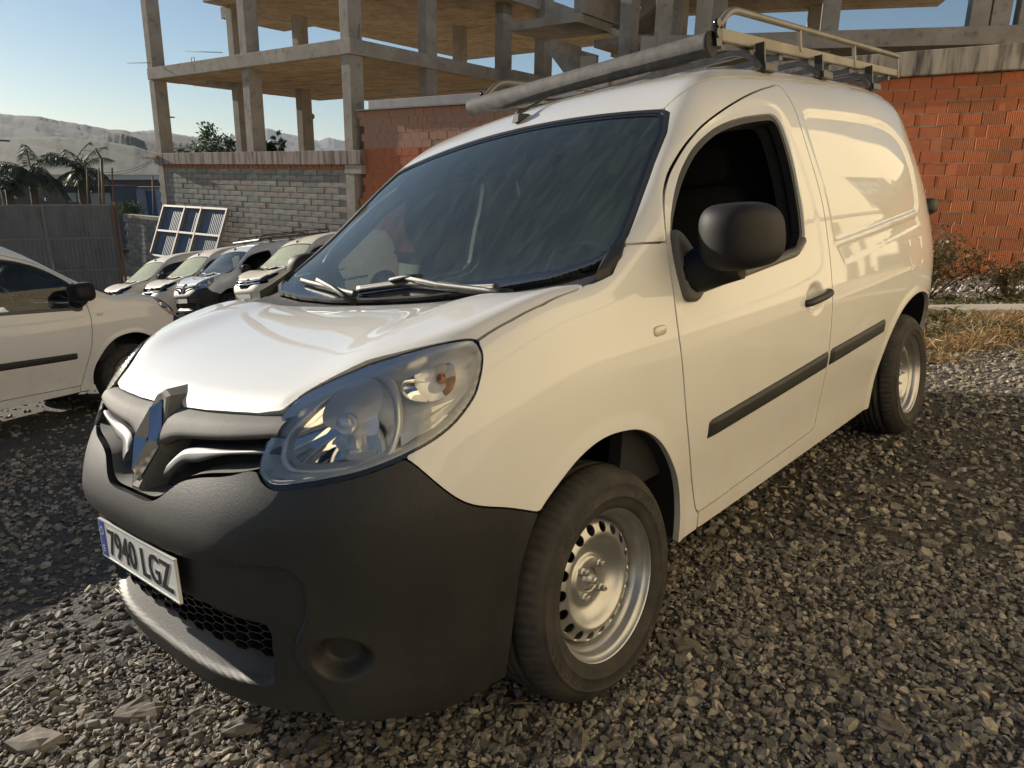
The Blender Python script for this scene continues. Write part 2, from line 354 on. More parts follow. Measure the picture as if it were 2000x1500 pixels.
def surf_mesh(name, V, N, T, lip=.012, mirror=None, open_mid=True, thick=0):
    """mirror: None, 'both' (left and right halves in one mesh) or 'right' (only the mirrored half)"""
    N = N/(np.linalg.norm(N, axis=1)[:, None]+1e-15)
    fn = np.cross(V[T[:, 1]]-V[T[:, 0]], V[T[:, 2]]-V[T[:, 0]])
    if (fn*N[T[:, 0]]).sum() < 0: T = T[:, ::-1]
    Vl = [V]; Fl = [T]; Nl = [N[T].reshape(-1, 3)]; q4 = []; qn = []
    if lip:
        E_ = np.concatenate([T[:, [0, 1]], T[:, [1, 2]], T[:, [2, 0]]]); key = np.minimum(E_[:, 0], E_[:, 1]).astype(np.int64)*10000000+np.maximum(E_[:, 0], E_[:, 1])
        u, idx, cnt = np.unique(key, return_index=True, return_counts=True); Bd = E_[idx[cnt == 1]]
        if open_mid: Bd = Bd[~((np.abs(V[Bd[:, 0], 1]) < 1e-4) & (np.abs(V[Bd[:, 1], 1]) < 1e-4))]
        vs = np.unique(Bd); mp = {a: i for i, a in enumerate(vs)}; base = len(V)
        Vl.append(V[vs]); Vl.append(V[vs]-N[vs]*lip); k = len(vs)
        for i, j in Bd:
            a, b = mp[i], mp[j]; q4.append((base+b, base+a, base+k+a, base+k+b))
    V2 = np.concatenate(Vl); T2 = T; Q = np.array(q4, int).reshape(-1, 4)
    if len(Q):
        n4 = np.cross(V2[Q[:, 1]]-V2[Q[:, 0]], V2[Q[:, 3]]-V2[Q[:, 0]]); n4 /= np.linalg.norm(n4, axis=1)[:, None]+1e-15
    else: n4 = np.zeros((0, 3))
    LN = np.concatenate([N[T].reshape(-1, 3), np.repeat(n4, 4, 0)])
    def flip(V_, T_, Q_, L_):
        f = np.array([1, -1, 1]); nt_ = len(T_)*3
        L3 = (L_[:nt_]*f).reshape(-1, 3, 3)[:, ::-1].reshape(-1, 3); L4 = (L_[nt_:]*f).reshape(-1, 4, 3)[:, ::-1].reshape(-1, 3)
        return V_*f, T_[:, ::-1], Q_[:, ::-1], np.concatenate([L3, L4])
    if mirror == 'right': V2, T2, Q, LN = flip(V2, T2, Q, LN)
    elif mirror == 'both':
        a = flip(V2, T2, Q, LN); n0 = len(V2); k3 = len(T2)*3
        LN = np.concatenate([LN[:k3], a[3][:k3], LN[k3:], a[3][k3:]])
        V2 = np.concatenate([V2, a[0]]); T2 = np.concatenate([T2, a[1]+n0]); Q = np.concatenate([Q, a[2]+n0])
    me = bpy.data.meshes.new(name); nt_, nq = len(T2), len(Q)
    me.vertices.add(len(V2)); me.vertices.foreach_set('co', V2.ravel())
    me.loops.add(nt_*3+nq*4); me.loops.foreach_set('vertex_index', np.concatenate([T2.ravel(), Q.ravel()]).astype(np.int32))
    me.polygons.add(nt_+nq)
    st = np.concatenate([np.arange(nt_)*3, nt_*3+np.arange(nq)*4]).astype(np.int32)
    me.polygons.foreach_set('loop_start', st)
    me.polygons.foreach_set('use_smooth', np.ones(nt_+nq, bool)); me.update(calc_edges=True)
    me.normals_split_custom_set(LN.tolist())
    return me
class Patch:
    def __init__(s, G):
        a, b = G.shape[:2]; s.G = G; s.P = G.reshape(-1, 3); i = np.arange(a*b).reshape(a, b)
        q = np.stack([i[:-1, :-1], i[1:, :-1], i[1:, 1:], i[:-1, 1:]], 2).reshape(-1, 4)
        s.T = np.concatenate([q[:, [0, 1, 2]], q[:, [0, 2, 3]]]); s.x, s.y, s.z = s.P.T
        s.N0 = grid_normals(G).reshape(-1, 3)
    def panel(s, f, disp=None, **k):
        G = s.G
        if disp is None: V, N = s.P, s.N0
        else:
            V = s.P+s.N0*np.broadcast_to(disp, (len(s.P),))[:, None]; N = grid_normals(V.reshape(G.shape)).reshape(-1, 3)
        V, N, T = clip(V, N, s.T, np.asarray(f, float)); return (V, N, T)
# outlines, metres in the van's frame -------------------------------------------------------------
DF = catmull([(-.493, .343), (-.461, .426), (-.391, .597), (-.353, .731), (-.327, .925), (-.336, 1.078), (-.354, 1.188), (-.397, 1.270), (-.470, 1.342), (-.556, 1.403), (-.655, 1.460), (-.785, 1.517), (-.994, 1.583), (-1.227, 1.641), (-1.495, 1.692)], 6)
DR = catmull([(-1.518, 1.690), (-1.508, 1.618), (-1.491, 1.448), (-1.484, 1.281), (-1.477, 1.165), (-1.457, 1.011), (-1.447, .875), (-1.446, .736), (-1.450, .613), (-1.455, .484), (-1.450, .370)], 4)
DOOR = np.concatenate([[(-.535, .318), (-.516, .319), (-.503, .326)], DF, DR, [(-1.44, .348), (-1.40, .342)]])
WIN = catmull([(-.368, 1.10), (-.372, 1.17), (-.384, 1.205), (-.414, 1.252), (-.473, 1.313), (-.553, 1.377), (-.667, 1.444), (-.827, 1.502), (-1.016, 1.539), (-1.234, 1.562), (-1.298, 1.559), (-1.329, 1.531), (-1.336, 1.484), (-1.326, 1.383), (-1.299, 1.266), (-1.278, 1.163), (-1.262, 1.118), (-1.231, 1.092), (-1.17, 1.068), (-.843, 1.046), (-.623, 1.033), (-.422, 1.020), (-.385, 1.03)], 5, True)
PANEL = catmull([(-1.548, 1.50), (-1.565, 1.572), (-1.608, 1.590), (-1.68, 1.597), (-1.964, 1.601), (-2.269, 1.597), (-2.56, 1.579), (-2.733, 1.537), (-2.84, 1.475), (-2.862, 1.384), (-2.824, 1.284), (-2.786, 1.195), (-2.744, 1.148), (-2.676, 1.133), (-2.178, 1.105), (-1.743, 1.080), (-1.56, 1.074), (-1.541, 1.10), (-1.545, 1.30)], 4, True)
SWAGE = catmull([(-.345, 1.0), (-.369, .966), (-.405, .940), (-.653, .939), (-1.014, .950), (-1.259, .968), (-1.36, .992), (-1.395, 1.036), (-1.405, 1.146), (-1.40, 1.324), (-1.38, 1.50), (-1.33, 1.60), (-1.0, 1.575), (-.6, 1.44), (-.42, 1.30), (-.345, 1.17)], 4, True)
ARCH_F = [(.267, .621), (.206, .668), (.132, .708), (.042, .728), (-.057, .721), (-.138, .698), (-.222, .645), (-.299, .562), (-.360, .470), (-.392, .363), (-.392, .20), (-.392, -.1), (.362, -.1), (.352, .241), (.340, .316), (.328, .393), (.317, .497), (.296, .570)]
ARCH_F = np.concatenate([catmull(ARCH_F[13:]+ARCH_F[:11], 4), [(-.392, -.1), (.362, -.1)]])
ARCH_R = np.concatenate([catmull([(-2.125, .20), (-2.125, .282), (-2.140, .37), (-2.180, .480), (-2.245, .595), (-2.384, .690), (-2.570, .735), (-2.75, .733), (-2.93, .68), (-3.05, .58), (-3.11, .46), (-3.13, .3)], 4), [(-3.13, -.1), (-2.12, -.1)]])
FEN = [(-.52, -.2), (-.516, .319), (-.503, .326)]+[tuple(p) for p in DF if p[1] < 1.170]+[(-.352, 1.170), (-.15, 1.181), (.2, 1.3), (1.5, 1.3), (1.5, -.2)]
HOOD = [(.05, 0), (.058, .264), (.075, .55), (.075, .70), (.05, .79), (-.005, .852), (.05, .860), (.17, .862), (.264, .851), (.358, .833), (.376, .812), (.416, .772), (.454, .731), (.504, .659), (.542, .614), (.581, .567), (.62, .530), (.655, .505), (.674, .431), (.685, .33), (.694, .213), (.698, .085), (.690, .060), (.668, .025), (.664, 0)]
LAMP = catmull([(-.129, .914), (-.087, .940), (-.012, .962), (.072, .981), (.155, .998), (.277, 1.016), (.356, 1.025), (.434, 1.028), (.467, 1.024), (.483, 1.002), (.481, .977), (.466, .943), (.445, .914), (.39, .875), (.33, .849), (.255, .828), (.18, .812), (.105, .800), (.03, .792), (-.07, .783), (-.152, .778), (-.19, .785), (-.212, .800), (-.212, .815), (-.198, .845), (-.172, .873), (-.145, .899)], 3, True)
BTOP = spl([0, 5.5, 9.2, 12, 14.7, 16.9, 19.7, 23.9, 31, 34.9, 36.7, 42, 46, 52.7, 54.5, 57, 59, 61, 64, 67.7, 72, 78, 90], [.701, .700, .704, .717, .739, .756, .769, .780, .796, .803, .792, .790, .796, .812, .818, .780, .739, .705, .676, .652, .620, .60, .58])
INS = catmull([(0, .596), (.15, .597), (.30, .600), (.436, .602), (.54, .610), (.60, .606), (.622, .588), (.627, .555), (.62, .51), (.61, .478), (.592, .45), (.578, .415), (.579, .38), (.592, .347), (.607, .31), (.612, .26), (.61, .15)], 3)
INS = np.concatenate([INS, [(.60, 0), (-.7, 0), (-.7, .596)]])
INT = np.concatenate([catmull([(0, .487), (.275, .484), (.40, .474), (.50, .464), (.518, .455), (.516, .40), (.507, .355), (.497, .32), (.474, .303), (.41, .298), (.30, .291), (.16, .289), (0, .287)], 4), [(-.6, .287), (-.6, .487)]])
WS = [(-.722, 0), (-.724, .37), (-.726, .60), (-.722, .665), (-.708, .690), (-.62, .728), (-.498, .753), (-.367, .786), (-.237, .822), (-.175, .832), (-.115, .800), (-.055, .70), (-.02, .5), (0, .25), (.005, 0)]
def mirrorpoly(P): P = list(map(tuple, P)); return P+[(a, -b) for a, b in P[::-1] if b > 1e-6]
WSm, HOODm = mirrorpoly(WS), mirrorpoly(HOOD)
FL = {}
def bumper_panel(q, g):
    Wb = Patch(wrap_grid(-.02, 1.0, .0042*q, -40, 9, .30*q)); x, y, z = Wb.x, Wb.y, Wb.z
    th = np.degrees(np.arctan2(y, np.maximum(x, 1e-6))); d_af = sd(ARCH_F, x, z); d_lamp = np.maximum(sd(LAMP, y-x, z), .2-y); bt = z-BTOP(th)
    d_ins = sd(INS, y, z); d_int = sd(INT, y, z); fr = (th < 75)
    dsp = -.018*(1-sstep(-.004, .003, d_ins))*(y < .66)
    dsp += .013*np.exp(-((z-.640)/.05)**2)*(1-sstep(.40, .60, y))*sstep(-.004, .004, d_ins)
    dsp += -.085*(1-sstep(-.010, .0, d_int))*np.clip((z-.289)/.10, 0, 1)**.85*(y < .66)
    dsp += -.042*(1-sstep(.55, 1.0, np.hypot((y-.655)/.050, (z-.392)/.055)))
    dsp += .006*(1-sstep(0, .04, np.abs(d_af)))
    zb = spl([0, 20, 30, 40, 50, 58, 66, 90], [.225, .225, .235, .235, .21, .195, .215, .22])(th)
    return Wb.panel(np.maximum.reduce([bt+g, -(d_lamp-.009), -d_af, zb-z, th-80]), dsp*fr)
def body_meshes(q=1.0, tag_='', slim=False):
    """panel meshes, cached per level of detail"""
    m = {}; g = .0032
    W1 = Patch(wrap_grid(-3.45, 0, .0125*q, -42, 82, .5*q))           # side
    x, y, z = W1.x, W1.y, W1.z
    d_door = sd(DOOR, x, z); d_win = sd(WIN, x, z); d_pan = sd(PANEL, x, z); d_sw = sd(SWAGE, x, z)
    d_ar = sd(ARCH_R, x, z); d_af = sd(ARCH_F, x, z); d_fen = sd(FEN, x, z); d_ws = np.maximum(sd(WSm, x, y), .9-z); d_hood = np.maximum(sd(HOODm, x, y), .8-z)
    ditch = spl([-3.5, -2.5, -1.6, -1.0, -.8, -.70], [.62, .655, .668, .677, .673, .655])(x)
    roofz = np.maximum(y-ditch, 1.45-z)                              # negative on the roof panel
    roofz = np.maximum(roofz, x+.722)
    up = z > .9
    dw = np.where(y > .35, 1, 0)
    disp = -.010*(1-sstep(-.022, .004, d_pan))-.004*(1-sstep(-.010, .006, d_sw))*sstep(-.03, .02, d_win-.0)
    disp += .007*(1-sstep(0, .05, np.abs(np.minimum(d_af, d_ar))))*(z > .25)
    rail = sd([(-1.55, 1.062), (-1.61, .985), (-2.75, 1.07), (-2.70, 1.118)], x, z)
    disp += -.007*(1-sstep(-.012, .004, rail))
    hnd = np.hypot((x+1.285)/.085, (z-.892)/.06); disp += -.018*(1-sstep(.55, 1.0, hnd))
    fl = sd([(-2.50, 1.015), (-2.71, 1.012), (-2.72, .90), (-2.66, .868), (-2.53, .868), (-2.49, .92)], x, z); disp += -.006*(1-sstep(0, .004, np.abs(fl)))
    disp = disp*dw
    sill = .262-z
    door = W1.panel(np.maximum(np.maximum(d_door+g, -d_win), sill), disp)
    seal = W1.panel(np.maximum(d_win, -(d_win+.020)), -.012+0*disp)
    ginner = W1.panel(d_win+.004, -.016+0*disp)
    sidef = np.maximum.reduce([-(d_door-g), -(d_fen-g), -(d_af), -(d_ar), -(roofz-.004), -(d_ws-.006), -(d_hood-g), sill])
    side = W1.panel(sidef, disp)
    fen_b = np.maximum.reduce([d_fen+g, -d_af, -(d_ws-.006), -(d_hood-g), sill])
    # the cowl's black corner and the sweep under the wipers
    # front
    W2 = Patch(wrap_grid(-.60, 1.0, .0078*q, -40, 84, .5*q))
    x, y, z = W2.x, W2.y, W2.z; th = np.degrees(np.arctan2(y, np.maximum(x, 1e-6))); th = np.where(x < 0, 90, th)
    d_af = sd(ARCH_F, x, z); d_fen = sd(FEN, x, z); d_ws = np.maximum(sd(WSm, x, y), .9-z); d_hood = np.maximum(sd(HOODm, x, y), .8-z); d_lamp = np.maximum(sd(LAMP, y-x, z), .2-y)
    bt = np.where(x < .22, 1, z-BTOP(th))                            # negative on the bumper
    sl_ = np.maximum(1, np.abs(np.gradient(BTOP(np.linspace(0, 90, 400))).max()*0+1))
    tri = sd([(-.207, .826), (-.16, .816), (-.097, .826), (-.057, .845), (-.02, .858), (-.10, .868), (-.164, .858), (-.21, .846)], x, y)
    corner = np.maximum(sd([(-.21, .70), (-.21, .834), (-.10, .862), (-.01, .856), (.05, .78), (.08, .70), (.08, .55), (.065, .26), (.055, -.1), (-.3, -.1)], x, y), -(d_ws-.004)); corner = np.maximum(corner, .9-z)
    fend = W2.panel(np.maximum.reduce([d_fen+g, -(d_af), -(d_ws-.006), -(d_hood-g), -(d_lamp-.004), -(bt-g*.8), .262-z, 48-th if False else (50-th)*.01, -(corner-.003)]), .006*(1-sstep(0, .05, np.abs(d_af)))*(z > .25))
    bump = bumper_panel(q, g)
    lampf = d_lamp+.002
    lens = W2.panel(lampf, 0*z)
    bezel = W2.panel(np.maximum(d_lamp-.008, -(d_lamp+.004)), -.006+0*z)
    bucket = W2.panel(d_lamp+.003, -.085*(1-sstep(-.05, -.004, d_lamp)))
    hood = W2.panel(np.maximum.reduce([d_hood+g, -(d_lamp-.004)]), 0*z-.004*(1-sstep(0, .03, np.abs(d_hood)))+.010*np.exp(-((y-.60)/.10)**2)*sstep(.62, .45, x)*sstep(-.02, .1, x))
    gr = np.maximum.reduce([-(bt+.006), -(d_hood-.001), -(d_lamp-.004), y-.545, (th-42)*.01, .66-z])
    gback = W2.panel(gr, -.060+0*z)
    cowl = W2.panel(corner, -.020+0*z)
    # roof and windscreen
    W3 = Patch(top_grid(-3.36, .06, .86, .0125*q)); x, y, z = W3.x, W3.y, W3.z
    d_ws = sd(WSm, x, y)
    ditch = spl([-3.5, -2.5, -1.6, -1.0, -.8, -.70], [.62, .655, .668, .677, .673, .655])(x)
    rz = np.maximum.reduce([y-ditch+.003, x+.728, -3.30-x])
    rib = 0
    for k in range(5): rib = rib+.004*np.exp(-((y-.02-k*.15)/.02)**2)
    roof = W3.panel(rz, rib*sstep(-1.0, -1.2, x)*sstep(-3.2, -3.0, x))
    frit_w = np.where(x > -.16, .055, .030)
    bot = sstep(.16, .0, -x)
    frit = W3.panel(np.maximum(d_ws+.002, -(d_ws+.026+.045*sstep(-.16, -.03, x))), -.003+0*z)
    wsg = W3.panel(d_ws+.002, -.006+0*z)
    trim = W3.panel(np.maximum(d_ws-.004, -(d_ws+.012)), -.001+0*z)
    SM = surf_mesh
    for k, p, lip in (('door', door, .02), ('seal', seal, .03), ('sideglass', ginner, 0), ('side', side, .02), ('fender', fend, .02), ('lens', lens, 0), ('bezel', bezel, .02), ('bucket', bucket, 0)):
        m[k+'_l'] = SM(k, *p, lip=lip, open_mid=False); m[k+'_r'] = SM(k, *p, lip=lip, mirror='right', open_mid=False)
    for k, p, lip in (('bumper', bump, .03), ('hood', hood, .022), ('grille_back', gback, 0), ('cowl', cowl, .03), ('roof', roof, .01), ('frit', frit, 0), ('windscreen', wsg, 0), ('trim', trim, .01)):
        m[k] = SM(k, *p, lip=lip, mirror='both')
    return m
# ------------------------------------------------------------------ lettering
def text_verts(s, size=1., depth=.0, bold=0., spacing=1.):
    cu_ = bpy.data.curves.new('lettering', 'FONT'); cu_.body = s; cu_.size = size; cu_.extrude = depth; cu_.offset = bold; cu_.resolution_u = 3; cu_.space_character = spacing
    ob = bpy.data.objects.new('lettering', cu_); COL.objects.link(ob); bpy.context.view_layer.update()
    me = bpy.data.meshes.new_from_object(ob.evaluated_get(bpy.context.evaluated_depsgraph_get()))
    V = np.array([v.co[:] for v in me.vertices]); F = [tuple(p.vertices) for p in me.polygons]
    bpy.data.objects.remove(ob); bpy.data.curves.remove(cu_); bpy.data.meshes.remove(me)
    return V, F
# ------------------------------------------------------------------ wheel
def wheel_meshes():
    W = {}
    # vent-hole disc: polar grid, holes cut out
    nth, pr = 360, [(.1665, -.062), (.163, -.050), (.158, -.044), (.150, -.040), (.142, -.0365), (.134, -.034), (.127, -.0335), (.121, -.036), (.114, -.042), (.105, -.052), (.095, -.061), (.084, -.068), (.074, -.071), (.068, -.069), (.063, -.064), (.058, -.061), (.050, -.060), (.040, -.060), (.0325, -.061), (.031, -.068), (.031, -.085)]
    P = []; 
    prd = catmull(pr, 3); rr_, hh_ = prd.T
    th_ = np.linspace(0, 2*PI, nth+1); G = np.stack([np.outer(np.cos(th_), rr_), np.broadcast_to(hh_, (nth+1, len(rr_))), np.outer(np.sin(th_), rr_)], 2)
    pt = Patch.__new__(Patch); a, b = G.shape[:2]; pt.G = G; pt.P = G.reshape(-1, 3); i = np.arange(a*b).reshape(a, b)
    q = np.stack([i[:-1, :-1], i[1:, :-1], i[1:, 1:], i[:-1, 1:]], 2).reshape(-1, 4); pt.T = np.concatenate([q[:, [0, 1, 2]], q[:, [0, 2, 3]]])
    N = np.cross(np.gradient(G, axis=0), np.gradient(G, axis=1)); N /= np.linalg.norm(N, axis=2)[..., None]+1e-12
    if N[..., 1].mean() < 0: N = -N
    pt.N0 = N.reshape(-1, 3)
    X, Y_, Z = pt.P.T; ang = np.arctan2(Z, X); k = 2*PI/18; da = (ang+k/2) % k-k/2; r = np.hypot(X, Z)
    f = -(np.hypot((r-.1475), da*.1475)-.0148)
    V, N_, T = clip(pt.P, pt.N0, pt.T, f); W['disc'] = surf_mesh('wheel', V, N_, T, lip=.004, open_mid=False)
    rim = MB().lathe([(.203, -.006), (.2075, -.001), (.2085, .0), (.2075, .002), (.204, .0015), (.201, -.003), (.1985, -.010), (.193, -.014), (.1885, -.020), (.187, -.032), (.184, -.038), (.1775, -.043), (.1745, -.052), (.1735, -.064), (.166, -.068), (.166, -.17), (.19, -.19)], 96)
    W['rim'] = rim.mesh('rim')
    W['drum'] = MB().lathe([(.001, -.078), (.13, -.08), (.13, -.10), (.168, -.105), (.168, -.18)], 40).mesh('brake')
    nut = MB()
    for kx in range(4):
        a_ = kx*PI/2+.62; c = (.050*math.cos(a_), 0, .050*math.sin(a_))
        nut.lathe([(.0001, -.036), (.006, -.036), (.0085, -.039), (.0085, -.050), (.011, -.052), (.0115, -.060), (.015, -.061)], 8, c=c)
    W['nuts'] = [nut]
    W['nut'] = MB().lathe([(.0001, -.034), (.0045, -.034), (.006, -.038), (.0085, -.039), (.0085, -.050), (.0115, -.052), (.012, -.062)], 8, smooth=False).mesh('wheel_nut')
    hub = MB().lathe([(.0001, -.040), (.009, -.040), (.010, -.043), (.010, -.050), (.015, -.051), (.0155, -.056), (.019, -.057), (.019, -.064), (.029, -.066), (.031, -.075)], 24)
    W['hub'] = hub.mesh('hub_nut')
    # tyre: profile swept with shoulder cuts
    pr = [(.2005, -.010), (.204, .002), (.211, .0075), (.222, .0125), (.236, .0155), (.237, .0170), (.240, .0170), (.241, .0160), (.255, .0165), (.268, .0140), (.2695, .0152), (.272, .0150), (.273, .0125), (.283, .0075), (.293, -.0005), (.3015, -.010), (.3080, -.020), (.3130, -.0315), (.3155, -.043), (.3158, -.0560), (.3085, -.0575), (.3085, -.0645), (.3165, -.066), (.3172, -.083), (.3172, -.0855), (.3095, -.087), (.3095, -.096), (.3174, -.0975), (.3172, -.113), (.3095, -.1145), (.3095, -.1235), (.317, -.125), (.3155, -.141), (.3085, -.1425), (.3085, -.1495), (.3155, -.151), (.3130, -.165), (.306, -.178), (.296, -.192), (.270, -.207), (.24, -.209), (.212, -.20), (.2, -.19)]
    n = 72*4; R_ = np.array(pr); G = np.zeros((n, len(pr), 3))
    for j in range(n):
        a_ = 2*PI*j/n; r = R_[:, 0].copy(); h = R_[:, 1]
        if j % 4 == 0:
            r -= np.where((h < -.002) & (h > -.054) & (r > .292), .0045, 0)+np.where((h < -.066) & (h > -.084) & (r > .312), .003, 0)
            r -= np.where((h < -.15) & (r > .29), .0045, 0)
        sk = .10*(h+.03)*(h < 0); G[j] = np.stack([r*np.cos(a_+sk), h, r*np.sin(a_+sk)], 1)
    tb = MB().grid(np.concatenate([G, G[:1]]), smooth=True)
    W['tyre'] = tb.mesh('tyre')
    # raised sidewall lettering
    lt = MB()
    for word, a0 in (('GOODYEAR', 2.75), ('GOODYEAR', 2.75+PI), ('EFFICIENTGRIP', 1.2), ('195/65 R15', 4.3)):
        V, F = text_verts(word, .034 if len(word) == 8 else .020, .0006, .0, 1.25)
        u = V[:, 0]-V[:, 0].mean(); rad = .2415+V[:, 1]; a_ = a0-u/.25
        yv = np.interp(rad, [.236, .241, .255, .268, .275], [.0155, .016, .0165, .0142, .012])+.0004+V[:, 2]
        lt.add(np.stack([rad*np.cos(a_), yv, rad*np.sin(a_)], 1), F)
    for a0 in (.35, 3.6):                                            # ribbed fans on the sidewall
        for k2 in range(34):
            a_ = a0+.55*k2/34; ca, sa = math.cos(a_), math.sin(a_); cb, sb = math.cos(a_+.035), math.sin(a_+.035)
            lt.tube([(.246*ca, .0168, .246*sa), (.267*cb, .0146, .267*sb)], .0007, 3, caps=False)
    W['letters'] = lt.mesh('lettering', recalc=False)
    return W
WM = wheel_meshes()
M['letters'] = mat('tyre_lettering', (.034, .032, .029), .6)
def add_wheel(parent, loc, rz=0, spin=0., name='wheel'):
    w = link(name, WM['rim'], None if WM['rim'].materials else 'steel', parent)
    w.location = loc; w.rotation_euler = (0, 0, rz); w.rotation_euler[1] = 0
    def sub(n, me, mm):
        o = link(n, me, None if me.materials else mm, w); o.rotation_euler = (0, spin, 0); return o
    sub('wheel_disc', WM['disc'], 'steel'); sub('brake_drum', WM['drum'], 'matt_black'); sub('hub_nut', WM['hub'], 'steel')
    sub('tyre', WM['tyre'], 'rubber'); sub('sidewall_lettering', WM['letters'], 'letters')['kind'] = 'stuff'
    for k in range(4):
        a_ = k*PI/2+.62+spin; o = link('wheel_nut', WM['nut'], None if WM['nut'].materials else 'steel', w); o.location = (.050*math.cos(a_), 0, -.050*math.sin(a_)) if False else (.050*math.cos(a_), 0, .050*math.sin(a_))
    return w
# ------------------------------------------------------------------ one-off van parts (van frame)
def ellipsoid_shell(c, h, ex=2.6, nu=40, nv=20):
    u = np.linspace(-PI, PI, nu+1); v = np.linspace(-PI/2, PI/2, nv+1); U, V = np.meshgrid(u, v, indexing='ij')
    sp = lambda a: np.sign(a)*np.abs(a)**(2/ex)
    return np.stack([c[0]+h[0]*sp(np.cos(V))*sp(np.cos(U)), c[1]+h[1]*sp(np.cos(V))*sp(np.sin(U)), c[2]+h[2]*sp(np.sin(V))], 2)
def front_bar(y0, y1, top, bot, bulge, off, n=40, k=9):
    """a moulded bar that follows the nose between two height curves"""
    ys = np.linspace(y0, y1, n); G = np.zeros((n, k, 3)); zt, zb = top(ys), bot(ys)
    for j in range(k):
        t = j/(k-1); z = zb+(zt-zb)*t; prof = bulge*(1-(2*t-1)**4)
        G[:, j] = np.stack([front_x(ys, z)+off+prof, ys, z], 1)
    B_ = MB().grid(G); Gb = G.copy(); Gb[..., 0] -= .03
    for e in (G[:, [0]], G[:, [-1]]): B_.grid(np.concatenate([e, e-np.array([.035, 0, 0])], 1), smooth=False)
    B_.grid(np.stack([G[0], G[0]-np.array([.035, 0, 0])], 0), smooth=False)
    return B_, mirror_mb(B_)
def mirror_mb(B_):
    o = MB(); o.v = [v*np.array([1, -1, 1]) for v in B_.v]; o.f = [f[::-1] for f in B_.f]; o.mi = list(B_.mi); o.sm = list(B_.sm); o.n = B_.n; return o
def strip_on_side(x0, x1, z0a, z1a, z0b, z1b, th, n=40, k=9):
    xs = np.linspace(x0, x1, n); G = np.zeros((n, k, 3)); t_ = (xs-x0)/(x1-x0)
    za = z0a+(z0b-z0a)*t_; zb = z1a+(z1b-z1a)*t_
    endr = np.minimum(1, np.minimum(np.arange(n), np.arange(n)[::-1])/1.2)
    for j in range(k):
        t = j/(k-1); z = za+(zb-za)*t; p = th*(1-(2*t-1)**8)*np.sqrt(endr)
        G[:, j] = np.stack([xs, side_y(xs, z)-.003+p, z], 1)
    return MB().grid(G)
def chrome_rhombus():
    """the maker's diamond emblem, a hollow lozenge with a mitred ridge, in its own plane (u across, v up, w out)"""
    H, Wd_ = .104, .070; B_ = MB()
    outer = np.array([(0, H), (Wd_, 0), (0, -H), (-Wd_, 0)])
    def cut(p, lo, hi): return p
    mid = outer*np.array([.80, .86]); mid = np.array([(0, .080), (.046, -.0), (0, -.080), (-.046, 0)])
    inner = np.array([(.006, .034), (.016, -.006), (-.006, -.034), (-.016, .006)])
    inner = np.array([(0.003, .046), (.023, .0), (-.003, -.046), (-.023, 0)])
    V = []
    for P_, w in ((outer, .0), (mid, .024), (inner, .001)): V += [(u, v, w) for u, v in P_]
    F = []
    for r0 in (0, 4):
        for i in range(4): F.append((r0+i, r0+(i+1) % 4, r0+4+(i+1) % 4, r0+4+i))
    B_.add(V, F)
    # back skirt
    V2 = [(u, v, 0) for u, v in outer]+[(u, v, -.02) for u, v in outer]; B_.add(V2, [(i, (i+1) % 4, 4+(i+1) % 4, 4+i) for i in range(4)])
    return B_
def place(B_, o, u, v, w):
    A = np.stack([u, v, w], 1); B_.v = [q @ A.T+np.asarray(o, float) for q in B_.v]; return B_
def build_van(name, label, group, MS, mtx, rack=True, colour='paint', white_bumper=False, front=None, glass='glass', lamps=True):
    van = thing(name, label, 'van', mtx, group)
    def P(n, me, mm, par=van, **k):
        if me.materials and me.materials[0] is not M[mm]: me = me.copy(); me.materials.clear()
        return link(n, me, None if me.materials else mm, par, **k)
    dl = P('front_door', MS['door_l'], colour); dr = P('front_door', MS['door_r'], colour); d = {'l': dl, 'r': dr}
    for s in 'lr':
        P('side_panel', MS['side_'+s], colour); P('fender', MS['fender_'+s], colour); P('window_seal', MS['seal_'+s], 'seal', d[s])
    bum = P('bumper', MS['bumper'], colour if white_bumper else 'black_plastic'); P('hood', MS['hood'], colour); P('roof', MS['roof'], colour)
    P('grille_back', MS['grille_back'], 'matt_black', kind='stuff'); P('cowl', MS['cowl'], 'black_plastic')
    ws = P('windscreen', MS['windscreen'], glass); P('black_border', MS['frit'], 'gloss_black', ws); P('windscreen_seal', MS['trim'], 'seal', ws)
    P('side_window', MS['sideglass_r'], 'sideglass', dr)
    if front is not None: P('side_window', MS['sideglass_l'], 'sideglass', dl)
    for s in 'lr':
        hl = P('headlight', MS['bucket_'+s], 'lampgrey' if front is None else 'gloss_black'); P('lens', MS['lens_'+s], 'clear', hl); P('bezel', MS['bezel_'+s], 'gloss_black', hl)
        if front is None:
            for n_, me, mm in LAMP_PARTS: P(n_, me[s], mm, hl)
    plate_o = None
    for n_, me, mm in (FRONT_PARTS if front is None else front):
        par = bum if n_ in ('number_plate', 'intake_grille') else (plate_o if n_ in ('plate_characters', 'plate_band') else van)
        o = P(n_, me, mm, par)
        if n_ == 'number_plate': plate_o = o
    for n_, me, mm, pn in SIDE_PARTS:
        for s in 'lr': P(n_, me[s], mm, {'door': d[s], 'van': van}[pn])
    for n_, me, mm in CAB_PARTS: P(n_, me, mm)
    for loc, rz, sp in (((0, .845, .305), 0, .2), ((-2.697, .85, .305), 0, 1.0), ((0, -.845, .305), PI, .5), ((-2.697, -.85, .305), PI, .3)): add_wheel(van, loc, rz, sp)
    if rack: add_rack(van)
    return van
def add_rack(van, mm=None):
    rk = None
    for n_, me, m0 in RACK:
        k = mm or m0
        if me.materials and me.materials[0] is not M[k]: me = me.copy(); me.materials.clear()
        o = link(n_, me, None if me.materials else k, rk or van); rk = rk or o
